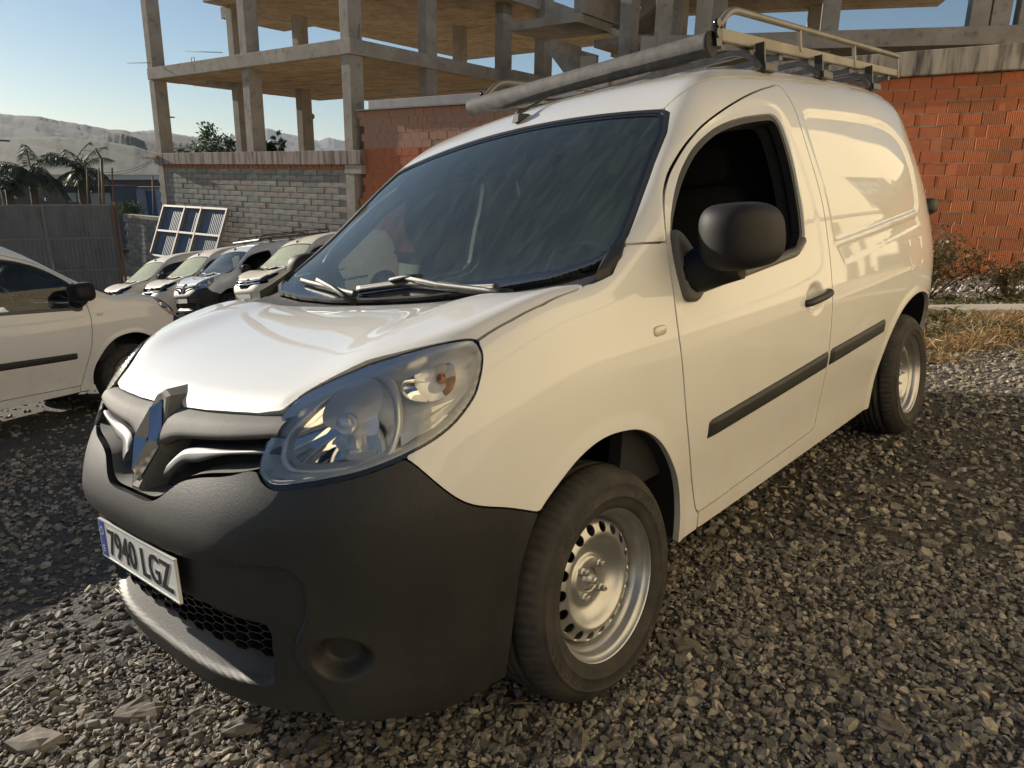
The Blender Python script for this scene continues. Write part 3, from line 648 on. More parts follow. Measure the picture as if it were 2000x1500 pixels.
# --- front
FRONT_PARTS = []
zt = spl([.05, .12, .344, .53], [.895, .893, .897, .902]); zb = spl([.05, .09, .122, .20, .333, .53], [.800, .815, .826, .838, .847, .864])
for b_ in front_bar(.062, .545, zt, zb, .022, -.012): FRONT_PARTS.append(('grille_bar', b_.mesh('grille_bar'), 'grey_plastic'))
zt2 = spl([.13, .15, .20, .346, .55], [.778, .797, .817, .830, .847]); zb2 = spl([.13, .15, .18, .24, .32, .55], [.748, .752, .776, .791, .808, .831])
for b_ in front_bar(.134, .548, zt2, zb2, .010, -.020): FRONT_PARTS.append(('grille_blade', b_.mesh('grille_blade'), 'silver_strip'))
# emblem and its housing
eu = np.array([0, 1., 0]); ea, eb = np.array([.704, 0, .911]), np.array([.800, 0, .722]); ev = ea-eb; ev /= np.linalg.norm(ev); ew = np.cross(eu, ev)
eo = (ea+eb)/2
hs = MB(); ho = np.array([(0, .132), (.035, .118), (.066, .02), (.066, -.02), (.024, -.128), (-.024, -.128), (-.066, -.02), (-.066, .02), (-.035, .118)]); hi_ = np.array([(0, .106), (.010, .100), (.055, .006), (.055, -.006), (.008, -.104), (-.008, -.104), (-.055, -.006), (-.055, .006), (-.010, .100)])
ho = ho*np.array([1.22, 1.02]); hi_ = hi_*np.array([1.32, 1.03]); V = [(u, v, -.06) for u, v in ho*1.25]+[(u, v, .004) for u, v in ho]+[(u, v, .010) for u, v in (ho*.6+hi_*.4)]+[(u, v, .006) for u, v in hi_]+[(u, v, -.02) for u, v in hi_]
n9 = 9; hs.add(V, [(r*n9+i, r*n9+(i+1) % n9, (r+1)*n9+(i+1) % n9, (r+1)*n9+i) for r in range(4) for i in range(n9)]+[tuple(range(4*n9, 5*n9))])
FRONT_PARTS.append(('emblem_surround', place(hs, eo, eu, ev, ew).mesh('emblem_surround'), 'grey_plastic'))
FRONT_PARTS.append(('emblem', place(chrome_rhombus(), eo+ew*.006, eu, ev, ew).mesh('emblem'), 'chrome'))
# shelf under the emblem
ys = np.linspace(-.5, .5, 61); G = []
for t in np.linspace(0, 1, 6):
    zz = BTOP(np.degrees(np.arctan2(np.abs(ys), .80)))+.004-.002*t+.025*t; G.append(np.stack([front_x(ys, zz)-.012-.055*t, ys, zz-.018*t], 1))
FRONT_PARTS.append(('grille_shelf', MB().grid(np.array(G)).mesh('grille_shelf'), 'grey_plastic'))
# number plate
pu = np.array([0, 1., 0]); pv = np.array([-.0558, 0, .9984]); pw = np.cross(pu, pv); pc = np.array([.851, 0, .533])
pb = MB(); pb.box((0, 0, -.003), (.260, .055, .003)); 
for q_ in (1, -1): pb.box((0, q_*.0535, .0006), (.260, .0015, .0008)); pb.box((q_*.2585, 0, .0006), (.0015, .0552, .0008))
FRONT_PARTS.append(('number_plate', place(pb, pc, pu, pv, pw).mesh('number_plate'), 'plate'))
pl = MB(); V, F = text_verts('7940 LGZ', .112, .0009, .0012, 1.02)
V = V-np.array([V[:, 0].min(), V[:, 1].min(), 0]); V[:, 0] *= .425/V[:, 0].max(); V[:, 1] *= .077/V[:, 1].max(); V[:, 0] += -.195; V[:, 1] -= .0385; pl.add(V, F)
FRONT_PARTS.append(('plate_characters', place(pl, pc+pw*.0011, pu, pv, pw).mesh('plate_characters', False), 'ink'))
bb = MB(); bb.box((-.238, 0, .0004), (.018, .0505, .0006), mi=0); V, F = text_verts('E', .026, .0003); bb.add(V+np.array([-.246, -.038, .0014]), F, 1)
for k in range(12): a_ = k*PI/6; bb.box((-.238+.011*math.cos(a_), .022+.011*math.sin(a_), .0013), (.0014, .0014, .0003), mi=1)
FRONT_PARTS.append(('plate_band', place(bb, pc+pw*.0006, pu, pv, pw).mesh('plate_band', False), 'blue'))
FRONT_PARTS[-1][1].materials.append(M['blue']); FRONT_PARTS[-1][1].materials.append(M['plate'])
# honeycomb intake grille
hx = MB(); a_ = .0125; pit_y, pit_z = .046, .019
def hp(y, z): return (float(front_x(abs(y), z))-.060+.010*min(1, max(0, (.40-z)/.03)), y, z)
seen = set()
for i in range(-12, 13):
    for j in range(-1, 7):
        cy, cz = i*pit_y, .372+j*pit_z+(pit_z/2 if i % 2 else 0)
        c6 = [(cy-.019, cz), (cy-.011, cz+pit_z/2), (cy+.011, cz+pit_z/2), (cy+.019, cz), (cy+.011, cz-pit_z/2), (cy-.011, cz-pit_z/2)]
        c6 = [(cy+dy, cz+dz) for dy, dz in ((-.0307, 0), (-.0153, pit_z/2), (.0153, pit_z/2), (.0307, 0), (.0153, -pit_z/2), (-.0153, -pit_z/2))]
        for k in range(6):
            p, q_ = c6[k], c6[(k+1) % 6]; key = tuple(sorted([(round(p[0], 3), round(p[1], 3)), (round(q_[0], 3), round(q_[1], 3))]))
            if key in seen: continue
            seen.add(key)
            if any(sd(mirrorpoly([(u, v) for v, u in INT if u >= -.001]) if False else INT, np.array([abs(w[0])]), np.array([w[1]]))[0] > -.004 or w[1] < .36 for w in (p, q_)): continue
            A, C = np.array(hp(*p)), np.array(hp(*q_)); d = C-A; up_ = np.array([0, -d[2], d[1]]); up_ /= np.linalg.norm(up_)+1e-9; e1 = up_*.0016; e2 = np.array([-.022, 0, 0])
            hx.add([A-e1, A+e1, C+e1, C-e1, A-e1+e2, A+e1+e2, C+e1+e2, C-e1+e2], [(0, 1, 2, 3), (0, 3, 7, 4), (1, 5, 6, 2)])
FRONT_PARTS.append(('intake_grille', hx.mesh('intake_grille'), 'gloss_black'))
# intake backing
ys = np.linspace(-.53, .53, 41); G = np.stack([np.stack([front_x(np.abs(ys), z_+0*ys)-.079, ys, z_+0*ys], 1) for z_ in (.375, .41, .45, .485)])
# --- headlights
LAMP_PARTS = []
def lr(B_): return {'l': B_.mesh('part'), 'r': mirror_mb(B_).mesh('part')}
def on_body(y_minus_x, z, off):
    """point on the nose for the oblique coordinate (y-x, z), off metres outside the skin"""
    lo, hi = 0., 1.2
    for _ in range(40):
        m = (lo+hi)/2
        # move along (1,1): x=m - t/2..., keep y-x fixed
        x = m-y_minus_x/2; y = m+y_minus_x/2
        if phi(np.array(x), np.array(abs(y)), np.array(z)) > off: hi = m
        else: lo = m
    m = (lo+hi)/2; return np.array([m-y_minus_x/2, m+y_minus_x/2, z])
bowl_o = catmull([(.007, .931), (.081, .955), (.141, .965), (.184, .960), (.211, .938), (.220, .912), (.215, .875), (.194, .839), (.170, .821), (.110, .812), (.035, .808), (-.064, .806), (-.110, .812), (-.128, .835), (-.110, .868), (-.06, .900)], 3, True)
bc = bowl_o.mean(0); axis = np.array([.86, .50, 0.02]); axis /= np.linalg.norm(axis)
rim_pts = np.array([on_body(u, v, -.016) for u, v in bowl_o]); ctr = rim_pts.mean(0)
rings = []; kk = 12
for j in range(kk+1):
    t = j/kk; s_ = 1-t; depth = .075*(1-s_**2); rings.append(ctr+(rim_pts-ctr)*max(s_, .04)-axis*depth)
LAMP_PARTS.append(('reflector_bowl', lr(MB().grid(np.array([np.concatenate([r_, r_[:1]]) for r_ in rings]))), 'reflector'))
rim_o = np.array([on_body(*(bc+(p_-bc)*1.13), -.022) for p_ in bowl_o]); rim_m = np.array([on_body(*(bc+(p_-bc)*1.06), -.010) for p_ in bowl_o])
LAMP_PARTS.append(('reflector_rim', lr(MB().grid(np.array([np.concatenate([r_, r_[:1]]) for r_ in (rim_o, rim_m, rim_pts, rings[1])]))), 'lampgrey'))
sh = MB(); cc = ctr-axis*.055
sh.lathe([(.012, 0), (.021, .004), (.022, .03), (.017, .036), (.0001, .037)], 20, axis='x')
Rm = np.stack([axis, np.cross([0, 0, 1.], axis)/np.linalg.norm(np.cross([0, 0, 1.], axis)), np.cross(axis, np.cross([0, 0, 1.], axis))/np.linalg.norm(np.cross(axis, np.cross([0, 0, 1.], axis)))], 1)
sh.v = [v @ Rm.T+cc-Rm[:, 1]*.018 for v in sh.v]
LAMP_PARTS.append(('bulb_shield', lr(sh), 'lampgrey'))
b2o = catmull([(.235, .952), (.30, .972), (.385, .985), (.40, .957), (.385, .931), (.335, .916), (.262, .925)], 4, True); b2 = b2o.mean(0)
r2 = np.array([on_body(u, v, -.02) for u, v in b2o]); c2 = r2.mean(0); ax2 = np.array([.70, .71, 0.]); R2 = [c2+(r2-c2)*max(1-t, .05)-ax2*.045*(1-(1-t)**2) for t in np.linspace(0, 1, 8)]
LAMP_PARTS.append(('indicator_bowl', lr(MB().grid(np.array([np.concatenate([r_, r_[:1]]) for r_ in R2]))), 'reflector'))
M['bulb'] = mat('amber_bulb', (.30, .10, .03), .15)
bl = MB(); bl.grid(ellipsoid_shell(c2-ax2*.020+np.array([-.015, .012, .004]), (.011, .011, .012), 2, 12, 8))
LAMP_PARTS.append(('bulb', lr(bl), 'bulb'))
fi = MB()
for (u0, v0), (u1, v1), w_ in (((.245, .885), (.40, .915), .006), ((.24, .845), (.395, .912), .010), ((.20, .826), (.43, .90), .012)):
    A, C = on_body(u0, v0, -.035), on_body(u1, v1, -.022); mid_ = (A+C)/2+np.array([.012, .012, 0]); k_ = np.array([0, 0, w_])
    fi.add([A-k_*.3, A+k_*.3, mid_+k_, C, mid_-k_, A-axis*.03, C-axis*.03], [(0, 1, 2, 4), (2, 3, 4), (0, 4, 6, 5), (4, 3, 6), (1, 5, 6, 2), (2, 6, 3)])
LAMP_PARTS.append(('lamp_fin', lr(fi), 'lampgrey'))
us = np.linspace(.226, .455, 16); zt_ = np.interp(us, [.226, .30, .38, .455], [.955, .966, .975, .985]); zl_ = np.interp(us, [.226, .30, .38, .43, .455], [.838, .862, .895, .925, .955])
G = np.array([[on_body(u, z1*(1-t)+z0*t, -.060*(1-t)-.014*t) for t in np.linspace(0, 1, 6)] for u, z1, z0 in zip(us, zt_, zl_)])
LAMP_PARTS.append(('side_reflector', lr(MB().grid(G)), 'lampgrey'))
us = np.linspace(-.185, .15, 16); zl_ = np.interp(us, [-.185, -.1, 0, .15], [.792, .787, .794, .810])
G = np.array([[on_body(u, z0+.022*(1-t), -.045*(1-t)-.012*t) for t in np.linspace(0, 1, 5)] for u, z0 in zip(us, zl_)])
LAMP_PARTS.append(('lower_reflector', lr(MB().grid(G)), 'lampgrey'))
# --- side trim
SIDE_PARTS = []
SIDE_PARTS.append(('door_moulding', lr(strip_on_side(-.500, -1.440, .567, .628, .600, .668, .016)), 'black_plastic', 'door'))
SIDE_PARTS.append(('rear_moulding', lr(strip_on_side(-1.462, -2.125, .602, .669, .624, .688, .016)), 'black_plastic', 'van'))
hd = MB(); hp_ = [(-1.19, .908, .884), (-1.205, .926, .886), (-1.24, .934, .890), (-1.30, .936, .893), (-1.36, .934, .897), (-1.395, .926, .899), (-1.405, .908, .899)]
hd.tube(catmull(hp_, 5), [.008]+[.0135]*28+[.016]*2, 10)
SIDE_PARTS.append(('door_handle', lr(hd), 'black_plastic', 'door'))
rp = MB(); rp.grid(ellipsoid_shell((-.238, .902, .946), (.030, .008, .014), 3.5, 24, 10)); SIDE_PARTS.append(('side_repeater', lr(rp), 'amber', 'van'))
mi_ = MB(); G = ellipsoid_shell((-.43, 1.043, 1.165), (.085, .103, .088), 3.0, 44, 24)
G[..., 0] += .05*(1-((G[..., 1]-1.043)/.103)**2)*np.where(G[..., 0] > -.43, 1, .1)-.02; G[..., 2] += -.10*(G[..., 1]-1.06)*.6; G[..., 1] += .0
G[..., 2] = np.where(G[..., 2] < 1.165, 1.165+(G[..., 2]-1.165)*(1-.30*(G[..., 1]-.95)), G[..., 2])
mi_.grid(G)
arm = MB()
arm.tube([(-.43, .90, 1.085), (-.425, .93, 1.078), (-.42, .97, 1.085), (-.43, 1.04, 1.10)], [.058, .050, .046, .044], 12, flat=1.1)
bp = [(-.378, 1.02), (-.368, 1.10), (-.378, 1.17), (-.392, 1.20), (-.435, 1.175), (-.47, 1.12), (-.478, 1.03), (-.44, 1.0), (-.40, 1.0)]
arm2 = MB(); bpc = catmull(bp, 3, True); nb = len(bpc); yb = side_y(bpc[:, 0], bpc[:, 1]); ce = bpc.mean(0)
V = np.concatenate([np.stack([bpc[:, 0], yb-.02, bpc[:, 1]], 1), np.stack([bpc[:, 0], yb+.010, bpc[:, 1]], 1), np.stack([ce[0]+(bpc[:, 0]-ce[0])*.8, yb+.020, ce[1]+(bpc[:, 1]-ce[1])*.85], 1)])
arm2.add(V, [(r*nb+i, r*nb+(i+1) % nb, (r+1)*nb+(i+1) % nb, (r+1)*nb+i) for r in range(2) for i in range(nb)]+[tuple(range(2*nb, 3*nb))], 0, True)
SIDE_PARTS.append(('mirror_housing', lr(mi_), 'mirror_black', 'door')); SIDE_PARTS.append(('mirror_arm', lr(arm), 'mirror_black', 'door'))
M['tan_trim'] = mat('grey_mirror_base', (.11, .105, .095), .6); SIDE_PARTS.append(('mirror_base', lr(arm2), 'tan_trim', 'door'))
gl_ = MB(); gl_.box((-.492, 1.045, 1.165), (.004, .075, .058)); SIDE_PARTS.append(('mirror_glass', lr(gl_), 'chrome', 'door'))
wb = MB(); xs = np.linspace(-.47, -1.25, 24); zz = np.interp(xs, [-1.262, -1.17, -.843, -.623, -.43], [1.105, 1.062, 1.042, 1.029, 1.017])
for r_, o_, w_ in ((0, .0, .0),):
    wb.grid(np.stack([np.stack([xs, side_y(xs, zz)+o2, zz+dz], 1) for o2, dz in ((-.012, .020), (.004, .016), (.007, .002), (.002, -.006), (-.01, -.008))], 1))
SIDE_PARTS.append(('waist_strip', lr(wb), 'tan_trim', 'door'))
tp = MB(); tri = np.array([(-.212, .834), (-.16, .822), (-.10, .833), (-.052, .850), (-.10, .858), (-.165, .852)])
tz = top_z(tri[:, 0], tri[:, 1]); tz[2:] = top_z(tri[2:, 0], tri[2:, 1]); V = np.stack([tri[:, 0], tri[:, 1], tz+.012], 1)
tp.add(np.concatenate([V, V-np.array([0, 0, .05])]), [(0, 1, 2, 3, 4, 5)]+[(i, (i+1) % 6, 6+(i+1) % 6, 6+i) for i in range(6)]); SIDE_PARTS.append(('pillar_foot', lr(tp), 'black_plastic', 'van'))
# arch liners
def liner(poly, y0, y1, cx, cz):
    B_ = MB(); P_ = np.asarray(poly); n = len(P_); y1 = np.minimum(y1, side_y(P_[:, 0], P_[:, 1])-.012) if cx == 1 else side_y(np.minimum(P_[:, 0], 0), P_[:, 1])-.015-np.maximum(P_[:, 0], 0)*.12; B_.add(np.concatenate([np.stack([P_[:, 0], 0*P_[:, 0]+y1, P_[:, 1]], 1), np.stack([P_[:, 0], 0*P_[:, 0]+y0, P_[:, 1]], 1)]), [(i, i+1, n+i+1, n+i) for i in range(n-1)]+[tuple(range(n, 2*n))]); return B_
SIDE_PARTS.append(('front_arch_liner', lr(liner([p_ for p_ in ARCH_F if p_[1] > .262], .55, .862, 0, 0)), 'matt_black', 'van'))
SIDE_PARTS.append(('rear_arch_liner', lr(liner([p_ for p_ in ARCH_R if p_[1] > .262], .55, .862, 0, 0)), 'matt_black', 'van'))
lp = MB(); AF = np.array([p_ for p_ in ARCH_F if p_[1] > .25]); ya = side_y(AF[:, 0], AF[:, 1]); 
# --- cab, underside, wipers, aerial
CAB_PARTS = []
CAB_PARTS.append(('underbody', MB().box((-1.35, 0, .31), (2.0, .52, .05)).box((-1.25, 0, .34), (.70, .74, .04)).box((.36, 0, .36), (.22, .50, .09)).mesh('underbody'), 'matt_black'))
zz_ = np.linspace(.4, 1.70, 14); yy_ = side_y(-1.52+0*zz_, zz_)-.055; bk = [(y_, z_) for y_, z_ in zip(yy_, zz_)]+[(.45, 1.76)]; bk = bk+[(-y_, z_) for y_, z_ in bk[::-1]]
CAB_PARTS.append(('bulkhead', MB().prism(bk, -1.53, -1.51, (1, 2, 0)).mesh('bulkhead'), 'interior'))
CAB_PARTS.append(('cab_floor', MB().box((-.98, 0, .42), (.52, .74, .02)).box((-.30, 0, .70), (.02, .52, .27)).mesh('cab_floor'), 'interior'))
ds = MB(); ys = np.linspace(-.79, .79, 25); prof = [(-.10, 1.035), (-.25, 1.045), (-.40, 1.055), (-.52, 1.045), (-.58, 1.0), (-.57, .90), (-.50, .74), (-.40, .60)]
G = np.array([[(x_+.02*abs(y_), y_*(1 if x_ < -.2 else .93), z_+(.05*math.exp(-((y_-.37)/.2)**2) if -.55 < x_ < -.35 else 0)) for x_, z_ in prof] for y_ in ys]); ds.grid(G)
CAB_PARTS.append(('dashboard', ds.mesh('dashboard'), 'interior'))
st = MB(); n = 40; t_ = np.linspace(0, 2*PI, n+1); cw = np.array([-.68, .37, 1.015]); u_ = np.array([0, 1., 0]); v_ = np.array([-.42, 0, .907])*-1; v_ = np.array([.45, 0, .893]) 
st.tube([cw+.185*(math.cos(a)*u_+math.sin(a)*v_) for a in t_], .016, 10, caps=False); w_ = np.cross(u_, v_)
for a in (.2, PI-.2, -PI/2): st.tube([cw, cw+.18*(math.cos(a)*u_+math.sin(a)*v_)], [.03, .014], 6)
st.tube([cw+w_*-.02, cw+np.array([.22, 0, -.12])], [.05, .04], 8)
M['wheelplastic'] = mat('steering_wheel_plastic', (.03, .032, .034), .25)
CAB_PARTS.append(('steering_wheel', st.mesh('steering_wheel'), 'wheelplastic'))
for y_ in (.38, -.38):
    se = MB(); se.grid(ellipsoid_shell((-1.10, y_, .60), (.27, .24, .10), 4, 28, 14)); hb = .34 if y_ > 0 else .13
    G = ellipsoid_shell((-1.38, y_, .70+hb*.9), (.075, .235, hb), 4, 28, 18); G[..., 0] -= (G[..., 2]-.8)*.14; se.grid(G)
    if y_ > 0: se.grid(ellipsoid_shell((-1.455, y_, 1.43), (.04, .13, .075), 4, 24, 12))
    CAB_PARTS.append(('seat', se.mesh('seat'), 'seat'))
for y_ in (.36, -.36):
    vi = MB().box((-.83, y_, 1.565), (.085, .19, .008), R=[[.80, 0, .6], [0, 1, 0], [-.6, 0, .80]])
    CAB_PARTS.append(('sun_visor', vi.mesh('sun_visor'), 'visor'))
M['visor'] = mat('sun_visor', (.16, .16, .155), .8)
rv = MB(); rv.grid(ellipsoid_shell((-.66, .0, 1.50), (.02, .12, .035), 4, 20, 10)); CAB_PARTS.append(('rear_view_mirror', rv.mesh('rear_view_mirror'), 'black_plastic'))
# inner lining of the cab
def lining():
    Wl = Patch(wrap_grid(-1.50, -.12, .03, -15, 86, 1.2)); x, y, z = Wl.x, Wl.y, Wl.z
    f = np.maximum.reduce([-(sd(WIN, x, z)+.01), -(np.maximum(sd(WSm, x, y)+.05, .9-z)), .45-z])
    return surf_mesh('cab_lining', *Wl.panel(f, -.05+0*z), lip=.04, mirror='both')
CAB_PARTS.append(('cab_lining', lining(), 'interior'))
CAB_PARTS.append(('cargo_lining', MB().box((-2.40, 0, .95), (.80, .62, .5)).mesh('cargo_lining'), 'interior'))
w1 = MB()
def wp(x_, y_, h_): return np.array([x_, y_, float(top_z(np.array(x_), np.array(abs(y_))))+h_])
bl1 = np.array([wp(a, b, .012) for a, b in ((-.035, -.14), (-.052, .02), (-.055, .12), (-.03, .30), (.01, .45), (.045, .60))])
w1.tube(catmull(bl1, 5), .009, 6, flat=1.4); w1.tube(catmull(bl1+np.array([0, 0, .010]), 5), .005, 5)
w1.tube([wp(-.052, .03, .030), wp(-.057, .10, .034), wp(-.056, .17, .032)], .014, 6, flat=.6)
w1.tube([wp(-.057, .10, .030), wp(-.01, .30, .028), wp(.04, .55, .012), wp(.06, .66, -.004)], [.010, .008, .009, .014], 6)
CAB_PARTS.append(('wiper', w1.mesh('wiper'), 'black_plastic'))
w2 = MB(); bl2 = np.array([wp(a, b, .012) for a, b in ((-.105, -.60), (-.085, -.50), (-.06, -.36), (-.03, -.22), (-.01, -.12))]); w2.tube(catmull(bl2, 5), .009, 6, flat=1.4)
w2.tube([wp(-.075, -.44, .03), wp(-.03, -.28, .026), wp(.03, -.08, .0)], [.010, .008, .012], 6); CAB_PARTS.append(('wiper', w2.mesh('wiper'), 'black_plastic'))
an = MB(); az_ = float(top_z(np.array(-.79), np.array(0.)))
an.box((-.80, .0, az_+.010), (.045, .016, .016), taper=.7); an.tube([(-.775, 0, az_+.02), (-.79, 0, az_+.035), (-.82, 0, az_+.04), (-.97, 0, float(top_z(np.array(-.97), np.array(0.)))+.03)], [.012, .009, .006, .004], 8)
CAB_PARTS.append(('rear_buffer', MB().grid(ellipsoid_shell((-3.20, .80, 1.15), (.06, .055, .045), 3, 16, 10)).mesh('rear_buffer'), 'black_plastic'))
CAB_PARTS.append(('aerial', an.mesh('aerial'), 'black_plastic'))
# --- roof rack
RACK = []
rr = MB()
for s in (1, -1):
    if s < 0: rr_n, rr_f = rr.n, len(rr.f)
    rr.prism([(-1.262, 1.845), (-3.395, 1.890), (-3.395, 1.925), (-1.262, 1.892)], s*.596, s*.606, (0, 2, 1)); rr.prism([(-1.262, 1.845), (-3.395, 1.890), (-3.395, 1.896), (-1.262, 1.851)], s*.575, s*.606, (0, 2, 1))
rr2 = MB(); rr2.v, rr2.f, rr2.mi, rr2.sm, rr2.n = rr.v[2:], [[i-rr_n for i in f] for f in rr.f[rr_f:]], rr.mi[rr_f:], rr.sm[rr_f:], rr.n-rr_n
rr.v, rr.f, rr.mi, rr.sm = rr.v[:2], rr.f[:rr_f], rr.mi[:rr_f], rr.sm[:rr_f]
RACK.append(('roof_rack', rr.mesh('roof_rack'), 'galv')); RACK.append(('side_beam', rr2.mesh('side_beam'), 'galv'))
for s in (1, -1):
    h_ = MB(); h_.tube(catmull([(-1.245, s*.602, 1.898), (-1.262, s*.602, 1.912), (-1.31, s*.602, 1.945), (-1.365, s*.602, 1.966), (-1.43, s*.602, 1.970)], 6).tolist()+[(-2.3, s*.602, 1.984), (-3.375, s*.602, 2.000), (-3.392, s*.602, 1.992)], .0135, 10)
    for x_ in (-1.985, -2.67, -3.385): h_.box((x_, s*.602, (1.87+2.0)/2), (.010, .007, .052)); h_.box((x_-.012, s*.596, (1.87+2.0)/2), (.014, .002, .050))
    RACK.append(('side_rail', h_.mesh('side_rail'), 'galv'))
tb = MB(); tb.tube([(-1.150, -.62, 1.845), (-1.2135, .570, 1.838), (-1.2136, .572, 1.838), (-1.2145, .588, 1.838)], [.037, .043, .046, .046], 28); RACK.append(('roller_tube', tb.mesh('roller_tube'), 'roller'))
pg = MB()
for s in (1, -1): pg.tube([(-1.225, s*.598, 1.905), (-1.225, s*.615, 1.905)], .016, 10); pg.tube([(-1.228, s*.594, 1.872), (-1.228, s*.612, 1.872)], .018, 10); pg.box((-1.235, s*.60, 1.87), (.02, .006, .04))
RACK.append(('tube_bracket', pg.mesh('tube_bracket'), 'gloss_black'))
for x_ in (-1.285, -1.52, -1.80, -2.08, -2.36, -2.64, -2.95, -3.25):
    z_ = 1.836+(-1.262-x_)*.0195; cb_ = MB().box((x_, 0, z_), (.017, .595, .012)); cb_.box((x_-.017, 0, z_+.012), (.002, .595, .002)); RACK.append(('cross_bar', cb_.mesh('cross_bar'), 'rackbar'))
for s in (1, -1):
    for x_ in (-1.50, -2.10, -2.78):
        zr = float(top_z(np.array(x_), np.array(.62))); zb_ = 1.836+(-1.262-x_)*.0195; ft = MB()
        pth = catmull([(x_+.02, s*.47, zb_), (x_+.02, s*.56, zb_-.004), (x_+.02, s*.615, zb_-.035), (x_+.02, s*.645, zr+.006)], 6)
        ft.tube(pth, .026, 4, smooth=False, flat=.5); ft.box((x_-.05, s*.642, zr+.012), (.055, .02, .013)); ft.box((x_-.03, s*.628, (zr+zb_)/2+.01), (.006, .018, (zb_-zr)/2+.015)); RACK.append(('rack_foot', ft.mesh('rack_foot'), 'rackbar' if x_ != -1.5 else 'rackbar'))
MS = body_meshes(1.0)
VAN = build_van('panel_van', 'large white panel van in the middle with its driver window down and a roof rack', None, MS, B4.copy())
# ------------------------------------------------------------------ ground
def plane_z(X, Y): return -(B3[0, 2]*X+B3[1, 2]*Y)/B3[2, 2]
NW = B3 @ np.array([0, 0, 1.])                                        # yard normal in world
def ground_yz(x, y):
    """height of the ground in the yard frame"""
    x = np.asarray(x, float); y = np.asarray(y, float)
    return -.31*sstep(-6, -12, x)*sstep(-9, -4, y)-.26*sstep(-7.5, -16, y)+.012*np.sin(.9*x+1.3*y)*sstep(.3, 2, np.abs(y))
def P_at(px, py, depth):
    q = (px-1000)/FPX*cr-(py-750)/FPX*cu+cd; return CAMP+q*depth
def yard(x, y, dz=0.): return np.array([x, y, float(ground_yz(x, y))+dz])
def gravity_frame(pos, heading=0.):
    """world matrix standing upright at a yard-frame position"""
    w = Wd(pos); return Matrix.Translation(Vector(w)) @ Matrix.Rotation(heading, 4, 'Z')
def yard_frame(pos, heading=0.):
    return Matrix.Translation(Vector(Wd(pos))) @ B4 @ Matrix.Rotation(heading, 4, 'Z')
M['ground'] = mat('gravel_ground', (.050, .046, .040), .95, var=(2.2, (.075, .064, .05), .8), bump=(45, 1.0, .03), dirt=(70, (.20, .175, .14), .7, .52, .66), coord='Object')
rad = np.concatenate([np.linspace(0, 30, 121), np.geomspace(30.5, 9000, 60)]); na = 180
cw_ = Wd(CAMP); Gd = np.zeros((len(rad), na+1, 3))
ang_ = np.linspace(0, 2*PI, na+1); ang_[-1] = 0
X = cw_[0]+rad[:, None]*np.cos(ang_); Y = cw_[1]+rad[:, None]*np.sin(ang_)
Zp = -(NW[0]*X+NW[1]*Y)/NW[2]
for _ in range(2):
    yx = X*B3[0, 0]+Y*B3[1, 0]+Zp*B3[2, 0]; yy = X*B3[0, 1]+Y*B3[1, 1]+Zp*B3[2, 1]
    Zg = -(NW[0]*X+NW[1]*Y)/NW[2]+ground_yz(yx, yy)
far_ = sstep(26, 60, rad)[:, None]; bl_ = np.clip(Zg, -5.2, 1.2)
Gd[..., 0], Gd[..., 1] = X, Y; Gd[..., 2] = Zg*(1-far_)+(bl_*(1-sstep(60, 200, rad)[:, None])-5.2*sstep(60, 200, rad)[:, None])*far_
Gd[..., 2] -= .003
m_ = M['ground']; t = m_.node_tree; b_ = t.nodes['Principled BSDF']; old = b_.inputs['Base Color'].links[0].from_socket; ge = nn(t, 'NewGeometry'); ln = nn(t, 'VectorMath', operation='LENGTH'); t.links.new(ge.outputs['Position'], ln.inputs[0])
mr = nn(t, 'MapRange'); mr.inputs[1].default_value = 11; mr.inputs[2].default_value = 24; t.links.new(ln.outputs['Value'], mr.inputs[0]); x_ = nn(t, 'Mix', data_type='RGBA'); t.links.new(mr.outputs[0], x_.inputs[0]); t.links.new(old, x_.inputs[6]); x_.inputs[7].default_value = (.27, .22, .155, 1); t.links.new(x_.outputs[2], b_.inputs['Base Color'])
gm = MB().grid(Gd); go = gm.obj('ground', 'ground', recalc=False); tag(go, kind='structure')
for p_ in (go.data.polygons[0],):
    if p_.normal.z < 0: go.data.flip_normals()
# ------------------------------------------------------------------ gravel
def shard(r_):
    n = int(r_.integers(5, 8)); a = np.sort(r_.uniform(0, 2*PI, n)); a = np.linspace(0, 2*PI, n, endpoint=False)+r_.uniform(-.3, .3, n)
    ra = r_.uniform(.6, 1.1, n); st_ = r_.uniform(.55, 1.0); t = r_.uniform(.14, .42)
    b = np.stack([ra*np.cos(a), st_*ra*np.sin(a), np.full(n, -t)*r_.uniform(.7, 1, n)], 1)
    sh_ = r_.uniform(.70, .95); tp_ = np.stack([sh_*ra*np.cos(a)+r_.uniform(-.15, .15), st_*sh_*ra*np.sin(a)+r_.uniform(-.15, .15), t*r_.uniform(.6, 1.1, n)], 1)
    V = np.concatenate([b, tp_]); F = [(i, (i+1) % n, n+(i+1) % n) for i in range(n)]+[(i, n+(i+1) % n, n+i) for i in range(n)]+[(n, n+i, n+i+1) for i in range(1, n-1)]
    return V, np.array(F)
SH = [shard(rng) for _ in range(40)]
